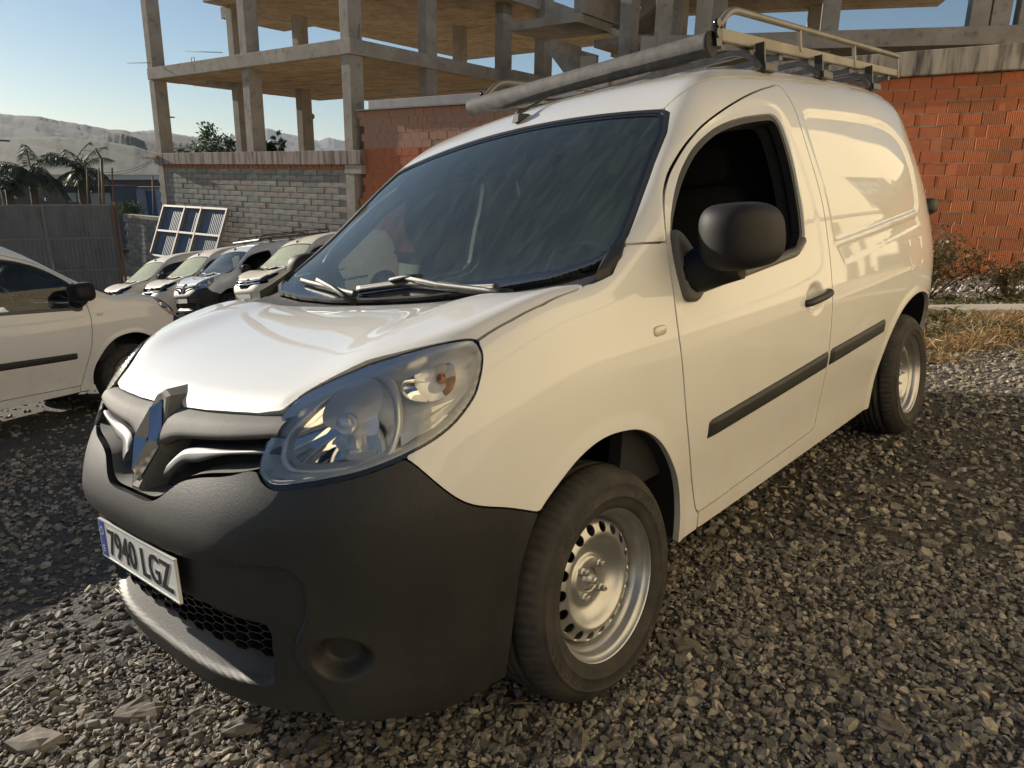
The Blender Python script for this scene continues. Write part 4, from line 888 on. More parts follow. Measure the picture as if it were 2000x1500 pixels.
def scatter_stones(pos, size, name, tilt=.35, mtl=None):
    """one mesh of loose shards; pos in the yard frame"""
    Vs, Fs, tone, n0 = [], [], [], 0
    which = rng.integers(0, len(SH), len(pos))
    for k in range(len(SH)):
        I = np.where(which == k)[0]
        if not len(I): continue
        V, F = SH[k]; m = len(I); yaw_ = rng.uniform(0, 2*PI, m); tx = rng.normal(0, tilt, m); ty = rng.normal(0, tilt, m); s = size[I]
        Vk = V[None]*s[:, None, None]*np.array([1, 1, 1])
        c, sn = np.cos(tx), np.sin(tx); Vk = np.stack([Vk[..., 0], Vk[..., 1]*c[:, None]-Vk[..., 2]*sn[:, None], Vk[..., 1]*sn[:, None]+Vk[..., 2]*c[:, None]], 2)
        c, sn = np.cos(ty), np.sin(ty); Vk = np.stack([Vk[..., 0]*c[:, None]+Vk[..., 2]*sn[:, None], Vk[..., 1], -Vk[..., 0]*sn[:, None]+Vk[..., 2]*c[:, None]], 2)
        c, sn = np.cos(yaw_), np.sin(yaw_); Vk = np.stack([Vk[..., 0]*c[:, None]-Vk[..., 1]*sn[:, None], Vk[..., 0]*sn[:, None]+Vk[..., 1]*c[:, None], Vk[..., 2]], 2)
        Vk += pos[I][:, None]; nv = len(V)
        Vs.append(Vk.reshape(-1, 3)); Fs.append((F[None]+(n0+np.arange(m)*nv)[:, None, None]).reshape(-1, 3)); n0 += m*nv
        tone.append(np.repeat(np.clip(rng.beta(1.6, 2.4, m), 0, 1), nv))
    V = Wd(np.concatenate(Vs)); F = np.concatenate(Fs); me = bpy.data.meshes.new(name)
    me.vertices.add(len(V)); me.vertices.foreach_set('co', V.ravel()); me.loops.add(F.size); me.loops.foreach_set('vertex_index', F.ravel().astype(np.int32))
    me.polygons.add(len(F)); me.polygons.foreach_set('loop_start', (np.arange(len(F))*3).astype(np.int32)); me.polygons.foreach_set('use_smooth', np.zeros(len(F), bool)); me.update(calc_edges=True)
    a = me.attributes.new('tone', 'FLOAT', 'POINT'); a.data.foreach_set('value', np.concatenate(tone).astype(np.float32))
    return link(name, me, mtl or 'stone')
def stone_mat(name, ramp, sc=18):
    m = bpy.data.materials.new(name); m.use_nodes = True; t = m.node_tree; L = t.links.new; b = t.nodes['Principled BSDF']; b.inputs['Roughness'].default_value = .85
    a = nn(t, 'Attribute', attribute_name='tone'); r = nn(t, 'ValToRGB'); L(a.outputs['Fac'], r.inputs[0])
    while len(r.color_ramp.elements) < len(ramp): r.color_ramp.elements.new(.5)
    for e, (p_, c) in zip(r.color_ramp.elements, ramp): e.position = p_; e.color = (*c, 1)
    tc = nn(t, 'TexCoord'); n = nn(t, 'TexNoise'); n.inputs['Scale'].default_value = sc*3; n.inputs['Detail'].default_value = 6; L(tc.outputs['Object'], n.inputs[0])
    mx = nn(t, 'Mix', data_type='RGBA', blend_type='MULTIPLY'); mx.inputs[0].default_value = .8; L(r.outputs[0], mx.inputs[6])
    mr = nn(t, 'MapRange'); mr.inputs[1].default_value = .3; mr.inputs[2].default_value = .7; mr.inputs[3].default_value = .55; mr.inputs[4].default_value = 1.35; L(n.outputs[0], mr.inputs[0]); L(mr.outputs[0], mx.inputs[7])
    L(mx.outputs[2], b.inputs['Base Color'])
    bn = nn(t, 'Bump'); bn.inputs['Strength'].default_value = .6; bn.inputs['Distance'].default_value = .004; L(n.outputs[0], bn.inputs['Height']); L(bn.outputs[0], b.inputs['Normal'])
    return m
M['stone'] = stone_mat('slate_shards', [(0, (.075, .07, .063)), (.3, (.165, .15, .126)), (.6, (.28, .25, .20)), (.85, (.40, .345, .265)), (1, (.40, .28, .16))])
def sector(n, r0, r1, half=82):
    r = np.sqrt(rng.uniform(r0*r0, r1*r1, n)); a = yaw+np.radians(rng.uniform(-half, half, n)); return CAMP[0]+r*np.cos(a), CAMP[1]+r*np.sin(a)
px_, sz_ = [], []
for n, r0, r1, lo, hi, pw_ in ((62000, .55, 2.7, .005, .020, 2.2), (2600, .55, 3.3, .017, .032, 1.6), (38000, 2.7, 6.5, .009, .028, 2.0), (1500, 2.7, 6.5, .022, .04, 1.4), (20000, 6.5, 16, .014, .042, 1.8)):
    x, y = sector(n, r0, r1); s = lo+(hi-lo)*rng.uniform(0, 1, n)**pw_
    px_.append(np.stack([x, y, ground_yz(x, y)+s*.12], 1)); sz_.append(s)
px_ = np.concatenate(px_); sz_ = np.concatenate(sz_)
for wx, wy in ((0, .75), (-2.697, .75), (0, -.75), (-2.697, -.75)):
    k_ = ~((np.abs(px_[:, 0]-wx) < .14) & (np.abs(px_[:, 1]-wy) < .13) & (sz_ > .012)); px_, sz_ = px_[k_], sz_[k_]
tag(scatter_stones(px_, sz_, 'gravel'), kind='stuff')
# large slabs of slate one can pick out
M['slab'] = stone_mat('slate_slab', [(0, (.13, .115, .092)), (1, (.21, .18, .14))], 6)
def slab(pxy, L_, W_, T_, rot, label, tone=.5, tilt=(.0, .0)):
    q = (pxy[0]-1000)/FPX*cr-(pxy[1]-750)/FPX*cu+cd; t = -CAMP[2]/q[2]; o = CAMP+q*t
    n = int(rng.integers(7, 10)); a = np.linspace(0, 2*PI, n, endpoint=False)+rng.uniform(-.25, .25, n); r = rng.uniform(.8, 1.08, n)
    b = MB(); ring = lambda s, z, j: [(L_*r[i]*s*math.cos(a[i])+rng.normal(0, j), W_*r[i]*s*math.sin(a[i])+rng.normal(0, j), z+rng.normal(0, j)) for i in range(n)]
    V = ring(1.0, -T_, .0)+ring(1.0, 0, .003)+ring(.97, T_*.45, .003)+ring(.90, T_*.8, .003)+ring(.5, T_*.95, .003)+[(0, 0, T_*1.0)]
    F = [(k*n+i, k*n+(i+1) % n, (k+1)*n+(i+1) % n, (k+1)*n+i) for k in range(4) for i in range(n)]+[(4*n+i, 4*n+(i+1) % n, 5*n) for i in range(n)]
    me = b.add(V, F).mesh('slate_slab'); at_ = me.attributes.new('tone', 'FLOAT', 'POINT'); at_.data.foreach_set('value', np.full(len(me.vertices), tone, np.float32))
    ob = link('slate_slab', me, 'slab'); ob.matrix_world = yard_frame((o[0], o[1], .0), rot) @ Matrix.Rotation(tilt[0], 4, 'X') @ Matrix.Rotation(tilt[1], 4, 'Y')
    tag(ob, label, 'stone', 'larger slabs lying in the gravel')
for a_ in (((277, 1392), .085, .055, .020, 2.5, 'broad flat slab of slate lying in sunlight just ahead of the number plate', .55, (.1, .05)),
           ((70, 1452), .085, .050, .022, 2.2, 'ragged sunlit slab at the very corner of the gravel, beyond the flat slab', .75),
           ((470, 1425), .060, .030, .022, 2.3, 'striped slate slab half in the shadow of the bumper', .4, (.12, -.1)),
           ((625, 1455), .050, .034, .014, .4, 'dark slab in full shade below the round blank of the bumper', .1),
           ((1130, 1448), .042, .030, .018, 1.0, 'dull rounded slab in shade ahead of the front tyre', .35),
           ((1925, 1228), .050, .036, .010, .3, 'thin pale slab out in the shade beyond the driver door', .6),
           ((1195, 1450), .036, .024, .016, .5, 'small dark slab beside the rounded slab ahead of the front tyre', .1),
           ((395, 1390), .040, .022, .014, 2.5, 'narrow pale slab between the flat slab and the bumper chin', .8, (.15, 0)),
           ((1340, 1265), .050, .030, .024, 2.1, 'grey wedge of slate close behind the front tyre', .3, (.15, .1)),
           ((1740, 1425), .045, .038, .020, .7, 'squarish brown slab low in the shaded gravel', .5),
           ((1630, 1325), .040, .026, .018, 1.4, 'blunt wedge of stone in the middle of the shaded gravel', .45),
           ((1690, 1240), .046, .026, .014, .2, 'long flat brown stone in the shaded gravel behind the blunt wedge', .5)): slab(*a_)
# ------------------------------------------------------------------ building frame: s along the front, t into the depth, h up from eye level
BE = np.array([.0939266, -.98547314, .14149375]); BN = np.array([.99506742, .09748147, .01839001]); BB = np.array([-10.50698803, -.10109694, 0.])
KB = 1.25; hB = WUP @ (BB-CAMP)
ORG = CAMP+KB*((BB-CAMP)-hB*WUP)
BM = np.stack([BE, -BN, WUP], 1)                                      # building -> yard
BW = Matrix((B3 @ BM).tolist()).to_4x4(); BW.translation = Vector(Wd(ORG))
def bpt(s, t, h): return np.array([s, t, h])*KB
M['concrete'] = mat('raw_concrete', (.40, .355, .295), .9, var=(1.3, (.28, .245, .20), .8), bump=(25, .5, .01), dirt=(5, (.12, .105, .09), .7, .55, .8))
M['soffit'] = mat('boarded_soffit', (.50, .37, .22), .92, var=(1.2, (.36, .26, .155), .9), dirt=(4, (.14, .105, .075), .7, .5, .8), bump=(30, .4, .008))  # warm tan base carries the ground's bounced light on the slab undersides
M['coping'] = mat('stained_concrete_beam', (.36, .315, .25), .9, var=(1.5, (.20, .17, .135), .8), dirt=(3.2, (.055, .045, .04), .95, .47, .66), bump=(40, .5, .008), stretch=(2.5, 1, .35))
M['coping2'] = mat('stained_beam_pinkish', (.36, .28, .235), .9, dirt=(3.0, (.07, .055, .05), .9, .45, .65), bump=(40, .4, .006), stretch=(3, 1, .25))
conc = thing('concrete_frame_building', 'unfinished grey concrete building frame of open floors and columns behind the walls', 'building', BW.copy())
def cbox(name, s0, s1, t0, t1, h0, h1, m='concrete', par=None, bevel=.012):
    par = par or conc; a = bpt(s0, t0, h0); c = bpt(s1, t1, h1)
    o = MB().box((a+c)/2, np.abs(c-a)/2).obj(name, m, par, bevel=bevel); return o
def fslab(s0, s1, t0, t1, h0, h1, boards=True, notch=()):
    """floor slab; its underside carries plank-shutter marks as real steps"""
    o = cbox('floor_slab', s0, s1, t0, t1, h0, h1)
    if boards:
        b = MB(); r_ = np.random.default_rng(int(abs(s0*7+h0*13))); t = t0+.12
        nrow = int((t1-t0-.24)/.42)
        for k in range(nrow):
            s = s0+.12; 
            while s < s1-.15:
                L_ = min(r_.uniform(1.2, 2.0), s1-.12-s); d = r_.uniform(.006, .022)
                a = bpt(s+.006, t+.004, h0-d); c = bpt(s+L_-.006, t+.416, h0+.03); b.box((a+c)/2, np.abs(c-a)/2); s += L_
            t += .42
        b.obj('shutter_boards', 'soffit', o, kind='stuff')
    return o
H1, H1T, H2, H2T = 2.77, 3.10, 4.90, 5.25
fslab(13.15, 22.35, -.06, 6.35, H1, H1T); fslab(14.6, 20.7, 6.36, 12.9, H1, H1T)
fslab(12.9, 20.75, 1.0, 12.9, H2, H2T); fslab(20.76, 22.4, 2.6, 5.0, H2+.003, H2T)
cbox('beam', 20.4, 20.8, .9, 2.6, H1-.16, H1, 'concrete')
CB = -3.0
def column(s, t, h0, h1, ws=.30, wt=.40): return cbox('column', s, s+ws, t, t+wt, h0, h1)
for s, t in ((22.15, .02), (17.35, .06), (13.25, .0), (20.2, 1.55), (19.75, 3.55), (16.4, 7.4), (19.6, 9.0), (18.2, 12.2), (13.2, 2.5), (13.2, 5.65)):
    column(s, t, CB if t < .2 else .3, H1)
    if not (t > 8): column(s, t, H1T, H2 if t > .9 else H2+1.2)
    if s == 18.2: column(s, t, H1T, H2)
column(12.75, 7.05, .3, H2+1.0, .35, .45); column(13.2, 5.65, H2-.3, H2+1.0)
cbox('beam', 12.75, 13.2, 5.6, 7.5, H1, H1T-.02); 
# stairs and landings
def flight(s0, t0, h0, s1, t1, h1, w, n=9, axis='s'):
    """stair flight with real steps, from (s0,t0,h0) up to (s1,t1,h1); w = width vector (ds, dt)"""
    b = MB(); A = np.array([s0, t0]); C = np.array([s1, t1]); d = (C-A)/n; dh = (h1-h0)/n; wv = np.array(w); V = []; prof = []
    for k in range(n): q0 = A+d*k; prof += [(q0, h0+dh*k), (q0, h0+dh*(k+1))]
    prof.append((C, h1)); low = [(C, h1-.28), (A, h0-.22)]; ring = prof+low; m = len(ring)
    for sgn in (0, 1): V += [tuple(bpt(*(q+wv*sgn), h)) for q, h in ring]
    F = [(i, (i+1) % m, m+(i+1) % m, m+i) for i in range(m)]; b.add(V, F)
    for k in range(n):
        i = 2*k
        for o_ in (0, m): b.f.append([o_+i, o_+i+1, o_+i+2, o_+m-1-0 if False else o_+i+2]); b.mi.append(0); b.sm.append(False); b.f.pop(); b.mi.pop(); b.sm.pop()
    for o_ in (0, m): b.f.append([o_+j for j in range(m)]); b.mi.append(0); b.sm.append(False)
    return b.obj('stair_flight', 'concrete', conc)
cbox('stair_landing', 9.9, 12.1, 4.45, 6.1, 3.84, 4.05); cbox('stair_landing', 8.6, 10.2, 5.7, 7.3, 3.45, 3.64)
cbox('stair_wall', 9.85, 10.15, 4.6, 7.0, 4.06, 5.4)
flight(9.9, 7.6, .9, 12.2, 7.6, 3.84, (0, 1.3), 10); flight(9.0, 3.6, 2.0, 10.6, 4.2, 3.45, (.0, 1.3), 8)
flight(9.8, 6.4, 4.05, 7.6, 6.4, 5.5, (0, 1.2), 8); flight(11.6, 9.0, 4.0, 9.2, 9.0, 5.6, (0, 1.2), 8)
for s, t in ((8.3, 4.2), (9.2, 7.6), (7.9, 6.0)): column(s, t, .3, H2+.9)
# the rotated wing on the right
wing = thing('concrete_wing', 'low dark concrete floor slab on columns behind the right end of the brick wall', 'building', (Matrix((B3 @ BM).tolist()).to_4x4() @ Matrix.Rotation(math.radians(157.8), 4, 'Z')))
wing.matrix_world.translation = BW @ Vector(bpt(9.6, 2.2, 0).tolist())
WMx = BW @ Matrix.Translation(Vector(bpt(9.6, 2.2, 0).tolist())) @ Matrix.Rotation(math.radians(180-22.2), 4, 'Z')
wing.matrix_world = WMx
def wbox(name, u0, u1, v0, v1, h0, h1, m='concrete'): return cbox(name, u0, u1, -v1, -v0, h0, h1, m, wing)
o = wbox('floor_slab', 2.35, 11.2, .05, 7.2, 2.75, 3.08); wbox('floor_slab', 1.66, 9.7, 1.5, 7.3, 4.9, 5.3)
b = MB(); r_ = np.random.default_rng(5)
for k in range(13):
    u = 1.72
    while u < 9.5:
        L_ = min(r_.uniform(1.0, 2.0), 9.6-u); d = r_.uniform(.006, .02); a = bpt(u+.01, -(1.6+.43*k+.41), 4.9-d); c = bpt(u+L_-.01, -(1.6+.43*k), 4.93); b.box((a+c)/2, np.abs(c-a)/2); u += L_
b.obj('shutter_boards', 'soffit', wing, kind='stuff')
for u, v in ((2.6, .35), (3.45, .4), (3.75, 2.6), (6.0, .35), (2.75, 4.2), (8.75, .4), (9.15, .5), (9.62, .45), (2.2, 6.6), (6.3, 6.6)):
    wbox('column', u, u+.34, v, v+.34, 3.08, 4.9 if u < 9 else 5.2)
for u in (1.0, 3.4, 5.9, 8.6, 10.4): wbox('column', u, u+.34, .3, .64, -2.2, 2.75)
wbox('back_wall', 0, 10.6, 6.9, 7.15, -2.2, 2.75)
# ------------------------------------------------------------------ brick wall
def tone_mats(base, n, spread, **k):
    out = []
    for i in range(n):
        f = 1+spread*(2*i/(n-1)-1); out.append(mat('clay_%d' % i, tuple(min(1, c*f*(1+.06*((i*7) % 5-2)*(j == 0))) for j, c in enumerate(base)), .9, **k))
    return out
CL = tone_mats((.46, .155, .062), 6, .14, var=(6, (.36, .115, .05), .5), dirt=(2, (.26, .14, .085), .5, .58, .8), bump=(60, .3, .004))
CL_SUNLIT = tone_mats((.46, .235, .155), 4, .14, var=(6, (.40, .22, .15), .5), dirt=(3, (.32, .24, .19), .6, .5, .8), bump=(60, .3, .004))  # paler clay paints the grazing sunlight on the upper bricks
M['mortar'] = mat('mortar', (.30, .265, .22), .95, bump=(80, .6, .006)); M['dark_joint'] = mat('dark_joint', (.12, .06, .04), .95)
def brick_mesh(L_, H_, m, ribs=11, depth=.05, dev=0):
    """a hollow clay block: face with vertical ribs, real joints all round"""
    b = MB(); h = H_/2-.007*1; l = L_/2-.006; V = []; n = max(ribs, 1)*2+1
    xs = np.linspace(-l, l, n)
    for z in (-h, h):
        for i, x in enumerate(xs): V.append((x, -.006 if i % 2 else .0, z))
        V += [(l, depth, z), (-l, depth, z)]
    m_ = n+2; F = [(i, i+1, m_+i+1, m_+i) for i in range(n-1)]+[(n-1, n, m_+n, m_+n-1), (n+1, 0, m_, m_+n+1), tuple(range(m_))[::-1], tuple(range(m_, 2*m_))]
    b.add(V, F); me = b.mesh('brick'); me.materials.append(m); return me
BL, BH = .272*KB, .166*KB
bwall = thing('brick_wall', 'orange hollow brick wall running behind the van with a stained concrete coping', 'wall', BW.copy())
tt = .10*KB
cbw = lambda s0, s1, t0, t1, h0, h1: MB().box((bpt(s0, t0, h0)+bpt(s1, t1, h1))/2, np.abs(bpt(s1, t1, h1)-bpt(s0, t0, h0))/2)
bl_ = cbw(-3.5, 13.12, .118, .30, -1.9, 1.53); bl_.obj('wall_core', 'dark_joint', bwall)
rows = int((1.53+1.75)/.166)
BMESH = [[brick_mesh(BL, BH, c, 11) for c in CL], [brick_mesh(BL, BH, c, 11) for c in CL_SUNLIT], [brick_mesh(BL, BH, c, 0) for c in CL]]
beds = MB(); cells = []
for r in range(rows):
    hc = 1.53-(r+.5)*.166; off = (r % 2)*.136+.03*((r*5) % 3)
    s = -3.4+off
    while s < 12.95:
        cells.append((r, s+.136, hc)); s += .272
    for k in range(118):
        s0 = -3.4+k*.139; e_ = -.004+.012*rng.random()**2; hh = .007+.006*rng.random()
        a = bpt(s0, .10-e_*.6, hc-.083-hh*.5+rng.normal(0, .0012)); c = bpt(min(s0+.139, 13.0), .16, hc-.083+hh*.5); beds.box((a+c)/2, np.abs(c-a)/2)
beds.obj('bed_joint', 'mortar', bwall, kind='stuff')
# the 300 nearest of those in view become single bricks
def brick_rank(c):
    r, s, h = c
    if s < 2.4: return s+r*.001
    if s > 8.0 and h > -.3: return 3+(s-8)*.1-h*.2
    if 4.5 < s < 8.5 and -.6 < h < .9: return 20+s
    return 100+s
cells.sort(key=brick_rank); pale = lambda s, h: (h > .62 and s > 6.5)  # pale picks the high bricks that carry the painted sunlight
rest = [MB() for _ in range(3)]
tmpl = {}
for k, (r, s, h) in enumerate(cells):
    grp = 1 if pale(s, h) else (0 if rng.random() < .9 else 2); ms = BMESH[grp]; dep = rng.normal(0, .003)
    if k < 300:
        o = bpy.data.objects.new('brick', ms[int(rng.integers(0, len(ms)))]); COL.objects.link(o); o.parent = bwall
        o.location = bpt(s, .10, h)+np.array([0, dep, 0]); o.rotation_euler = (rng.normal(0, .006), rng.normal(0, .006), rng.normal(0, .01))
    else:
        h2, l2 = BH/2-.007, BL/2-.006; rest[grp].box(bpt(s, .10, h)+np.array([0, .03+dep, 0]), (l2, .03, h2))
for b_, m_ in zip(rest, (CL[2], CL_SUNLIT[1], CL[4])):
    if b_.n: b_.obj('brick', m_, bwall, kind='stuff')
cb_ = cbw(-3.5, 6.5, -.01, .42, 1.535, 1.86); cb_.obj('coping', 'coping', bwall, bevel=.015)
M['flashing'] = mat('grey_flashing', (.30, .29, .30), .6, var=(3, (.22, .21, .22), .8))
cbw(6.505, 12.7, .02, .40, 1.555, 1.74).obj('coping', 'flashing', bwall, bevel=.01)
cbw(6.505, 13.1, -.02, .42, 1.533, 1.553).obj('coping_edge', 'mortar', bwall)
# ------------------------------------------------------------------ grey block wall under the frame
BK = tone_mats((.35, .32, .275), 6, .2, var=(5, (.18, .165, .14), .7), dirt=(3, (.13, .115, .095), .6, .5, .75), bump=(50, .6, .008))
kwall = thing('block_wall', 'weathered grey concrete block wall with a stained beam on top, between bare columns', 'wall', BW.copy())
cbw(13.6, 22.35, .075, .25, -5.0, .34).obj('wall_core', 'mortar', kwall)
def blk(L_, H_, m): 
    b = MB(); l, h = L_/2-.012, H_/2-.010; q = .012
    V = [(-l, .05, -h), (l, .05, -h), (l, .05, h), (-l, .05, h), (-l, q*.4, -h), (l, q*.4, -h), (l, q*.4, h), (-l, q*.4, h), (-l+q, 0, -h+q), (l-q, 0, -h+q), (l-q, 0, h-q), (-l+q, 0, h-q)]
    F = [(k*4+i, k*4+(i+1) % 4, (k+1)*4+(i+1) % 4, (k+1)*4+i) for k in range(2) for i in range(4)]+[(8, 9, 10, 11)]
    me = b.add(V, F).mesh('block'); me.materials.append(m); return me
KL, KH = .56, .148
KM = [blk(KL*KB, KH*KB, m) for m in BK]+[blk(KL*KB*.5, KH*KB, m) for m in BK[:3]]
cells = []
for r in range(26):
    hc = .215-(r+.5)*KH; s = 13.62+(r % 2)*KL/2
    while s < 22.2:
        cells.append((s+KL/2, hc)); s += KL
cells.sort(key=lambda c: -c[1]-.0*c[0]); restk = MB()
for k, (s, h) in enumerate(cells):
    dep = rng.normal(0, .004)
    if k < 300:
        o = bpy.data.objects.new('block', KM[int(rng.integers(0, 6))]); COL.objects.link(o); o.parent = kwall; o.location = bpt(s, .052, h)+np.array([0, dep, 0]); o.rotation_euler = (0, rng.normal(0, .006), 0)
    else: restk.box(bpt(s, .052, h)+np.array([0, .03, 0]), (KL*KB/2-.012, .03, KH*KB/2-.01))
restk.obj('block', BK[2], kwall, kind='stuff')
kb_ = MB(); s = 13.65
while s < 22.3: kb_.box(bpt(s+.11, .06, .275), (.125, .03, .05)); s += .235
kb_.obj('brick_course', CL[1], kwall, kind='stuff')
cbw(12.95, 22.5, -.06, .30, .33, .66).obj('capping_beam', 'coping2', kwall, bevel=.012)
cbw(12.95, 13.55, -.03, .22, .12, .325).obj('corbel', 'concrete', kwall, bevel=.012)
cbw(22.2, 23.1, -.15, .15, .50, .58).obj('ledge_slab', 'coping2', kwall, bevel=.01)
# low wall between gate and frame
lw = thing('low_block_wall', 'low grey block wall between the corrugated gate and the concrete frame', 'wall', BW.copy())
cbw(22.55, 25.2, .11, .3, -5.2, -1.32).obj('wall_core', 'mortar', lw)
for r in range(12):
    s = 22.55+(r % 2)*KL/2
    while s < 25.0:
        o = bpy.data.objects.new('block', KM[int(rng.integers(0, 6))]); COL.objects.link(o); o.parent = lw; o.location = bpt(s+KL/2, .09, -1.32-.1-(r+.5)*KH); s += KL
cbw(22.52, 25.2, .04, .34, -1.42, -1.30).obj('capping', 'concrete', lw, bevel=.01)
# ------------------------------------------------------------------ corrugated gate
M['gate'] = mat('weathered_gate_sheet', (.20, .205, .20), .55, .35, var=(2, (.14, .145, .14), .7), dirt=(4, (.12, .085, .06), .6, .55, .8), stretch=(1, 1, .3))
M['gateframe'] = mat('gate_frame_steel', (.24, .23, .215), .6, .3, dirt=(6, (.20, .10, .05), .7, .5, .75))
M['rust'] = mat('rusty_post', (.15, .11, .085), .85, var=(8, (.22, .11, .05), .8))
M['bluepanel'] = mat('blue_grey_sheet', (.085, .115, .15), .5, .2, var=(3, (.12, .15, .19), .7))
def panel_frame(a, b, top=None):
    """object matrix with x from a to b, z up"""
    a, b = Wd(a), Wd(b); x = Vector(b-a).normalized(); z = Vector((0, 0, 1)); y = z.cross(x).normalized(); z = x.cross(y)
    m = Matrix((x, y, z)).transposed().to_4x4(); m.translation = Vector(a); return m, float(np.linalg.norm(b-a))
gl0, gl1 = P_at(-160, 401, 28.6), P_at(219, 399, 31.0)
gmx, gw = panel_frame(gl0, gl1)
gate = thing('corrugated_gate', 'tall grey corrugated metal gate with rusty frame at the far edge of the yard', 'gate', gmx)
GH = 4.2; b = MB(); n = int(gw/.075); 
leaf_edges = [0, gw*.30, gw*.62, gw]
def corrugated(x0, x1, z0, z1, pitch=.15, amp=.022):
    k = int((x1-x0)/pitch)*4; xs = np.linspace(x0, x1, k+1); ph = np.arange(k+1) % 4; yv = np.where((ph == 1) | (ph == 2), -amp, 0.)
    G = np.stack([np.stack([xs, yv, np.full(k+1, z)], 1) for z in (z0, z1)], 1); return MB().grid(G, smooth=False)
for x0, x1 in zip(leaf_edges[:-1], leaf_edges[1:]):
    corrugated(x0+.05, x1-.05, -GH, -.06).obj('sheet', 'gate', gate, recalc=False)
fr_ = MB()
for z in (-.03, -1.40, -2.75): fr_.box((gw/2, -.045, z), (gw/2, .028, .035))
fr_.obj('cross_rail', 'gateframe', gate)
for x in leaf_edges: MB().box((x, -.05, -GH/2), (.045, .035, GH/2)).obj('upright', 'gateframe' if x < gw-1 else 'rust', gate)
MB().tube([(gw+.12, 0, -GH), (gw+.12, 0, .08)], .055, 8).obj('gate_post', 'rust', gate)
bt_ = MB().box((gw*.62-.05, -.09, -1.35), (.12, .03, .03)); bt_.obj('bolt', 'gateframe', gate)
# mesh fence posts with wire above the gate
for k, (px, py0, py1, d) in enumerate(((172, 330, 402, 33), (195, 328, 402, 33), (221, 328, 400, 33), (300, 344, 425, 33.5), (203, 310, 402, 33.4))):
    a, c = P_at(px, py1, d), P_at(px-(2 if k < 4 else 5), py0, d); b = MB(); b.tube([Wd(a)-Wd(a), Wd(c)-Wd(a)], .035 if k < 4 else .06, 6)
    if k == 4: b.tube([Wd(c)-Wd(a), Wd(c)-Wd(a)+np.array([.2, 0, .45])], .05, 6)
    o = b.obj('fence_post', 'rust'); o.location = Wd(a)
    tag(o, ['thin rusty fence post over the gate, nearest the palms', 'thin rusty fence post over the gate beside the thick bent pole', 'thin rusty fence post at the gate end by the hinge', 'thin dark post close against the first concrete column', 'thick bent grey pole rising behind the gate'][k], 'post', 'fence posts behind the gate')
wr = MB(); A_, C_ = Wd(P_at(165, 331, 33)), Wd(P_at(305, 308, 33))
for k in range(2):
    pts = [A_+(C_-A_)*t+np.array([0, 0, -.35*4*t*(1-t)-.1*k]) for t in np.linspace(0, 1, 14)]; wr.tube(np.array(pts)-A_, .010, 4)
o = wr.obj('overhead_cable', 'matt_black'); o.location = A_; tag(o, 'thin dark cables sagging from the concrete frame to the fence posts', 'cable')
# ------------------------------------------------------------------ gate leaf leaning on the block wall
def on_t(px, py, t):
    q = (px-1000)/FPX*cr-(py-750)/FPX*cu+cd; k = (t*KB-(-BN) @ (CAMP-ORG))/((-BN) @ q); w = CAMP+q*k-ORG; return np.array([BE @ w, -BN @ w, WUP @ w])
def under(px, py, s):
    best = min(np.linspace(-.3, -2.5, 221), key=lambda t: abs(on_t(px, py, t)[0]-s)); return on_t(px, py, best)
tl, tr = on_t(325, 402, -.28), on_t(449, 408, -.28); bl, br = under(297, 500, tl[0]), under(426, 505, tr[0])
print('leaf', tl, tr, bl, br)
lm = BW.copy(); X_ = Vector(tr-tl).normalized(); Zv = Vector(tl-bl).normalized(); Yv = Zv.cross(X_).normalized()
Lm = Matrix((X_, Yv, Zv)).transposed().to_4x4(); Lm.translation = Vector(bl); lw_, lh_ = float(np.linalg.norm(tr-tl)), float(np.linalg.norm(tl-bl))
leaf = thing('leaning_gate_leaf', 'blue grey sheet metal gate leaf leaning against the block wall behind parked vans', 'gate', BW @ Lm)
xs_ = [0, lw_*.36, lw_*.62, lw_]
M['sunsheet'] = mat('pale_corrugated_sheet', (.22, .23, .235), .5, .3, var=(3, (.17, .18, .19), .6))
sgn = -1 if (BW @ Lm).to_3x3().col[1].dot(Vector(Wd(CAMP))-(BW @ Lm).translation) < 0 else 1
for x0, x1 in zip(xs_[:-1], xs_[1:]):
    c_ = corrugated(x0+.04, x1-.04, .05, lh_-.05, .11, .02); c_.obj('sheet', 'bluepanel', leaf, recalc=False)
for x in xs_: MB().box((x, sgn*.05, lh_/2), (.035, .06, lh_/2)).obj('upright', 'gateframe', leaf)
for z in (.03, lh_*.50, lh_-.03): MB().box((lw_/2, sgn*.05, z), (lw_/2, .055, .035)).obj('rail', 'gateframe', leaf)
# ------------------------------------------------------------------ what stands beyond the gate
M['wallblue'] = mat('bluish_painted_wall', (.30, .34, .42), .9, var=(1, (.38, .40, .44), .7), dirt=(1.5, (.20, .19, .18), .6, .5, .8))
M['wallbrown'] = mat('brown_shed_wall', (.115, .095, .085), .9, var=(1, (.15, .13, .12), .7)); M['roofpale'] = mat('pale_roof_edge', (.62, .60, .55), .8)
M['darkblue'] = mat('dark_blue_kiosk', (.05, .075, .10), .6); M['bluedoor'] = mat('blue_door', (.03, .12, .28), .5); M['paleglass'] = mat('pale_window', (.34, .42, .46), .2)
def frontal(px0, px1, py0, py1, d, thick):
    """upright box facing the yard, its front at depth d"""
    a, c = P_at(px0, py1, d), P_at(px1, py1, d); m, w = panel_frame(a, c); h = d*(py1-py0)/FPX; return m, w, h
def fbox(m, name, mt, par, x0, x1, z0, z1, y0, y1): return MB().box(((x0+x1)/2, (y0+y1)/2, (z0+z1)/2), ((x1-x0)/2, (y1-y0)/2, (z1-z0)/2)).obj(name, mt, par)
m_, w_, h_ = frontal(-60, 320, 346, 430, 62, 8)
shed = thing('long_shed', 'long low shed with a pale roof edge beyond the gate', 'building', m_)
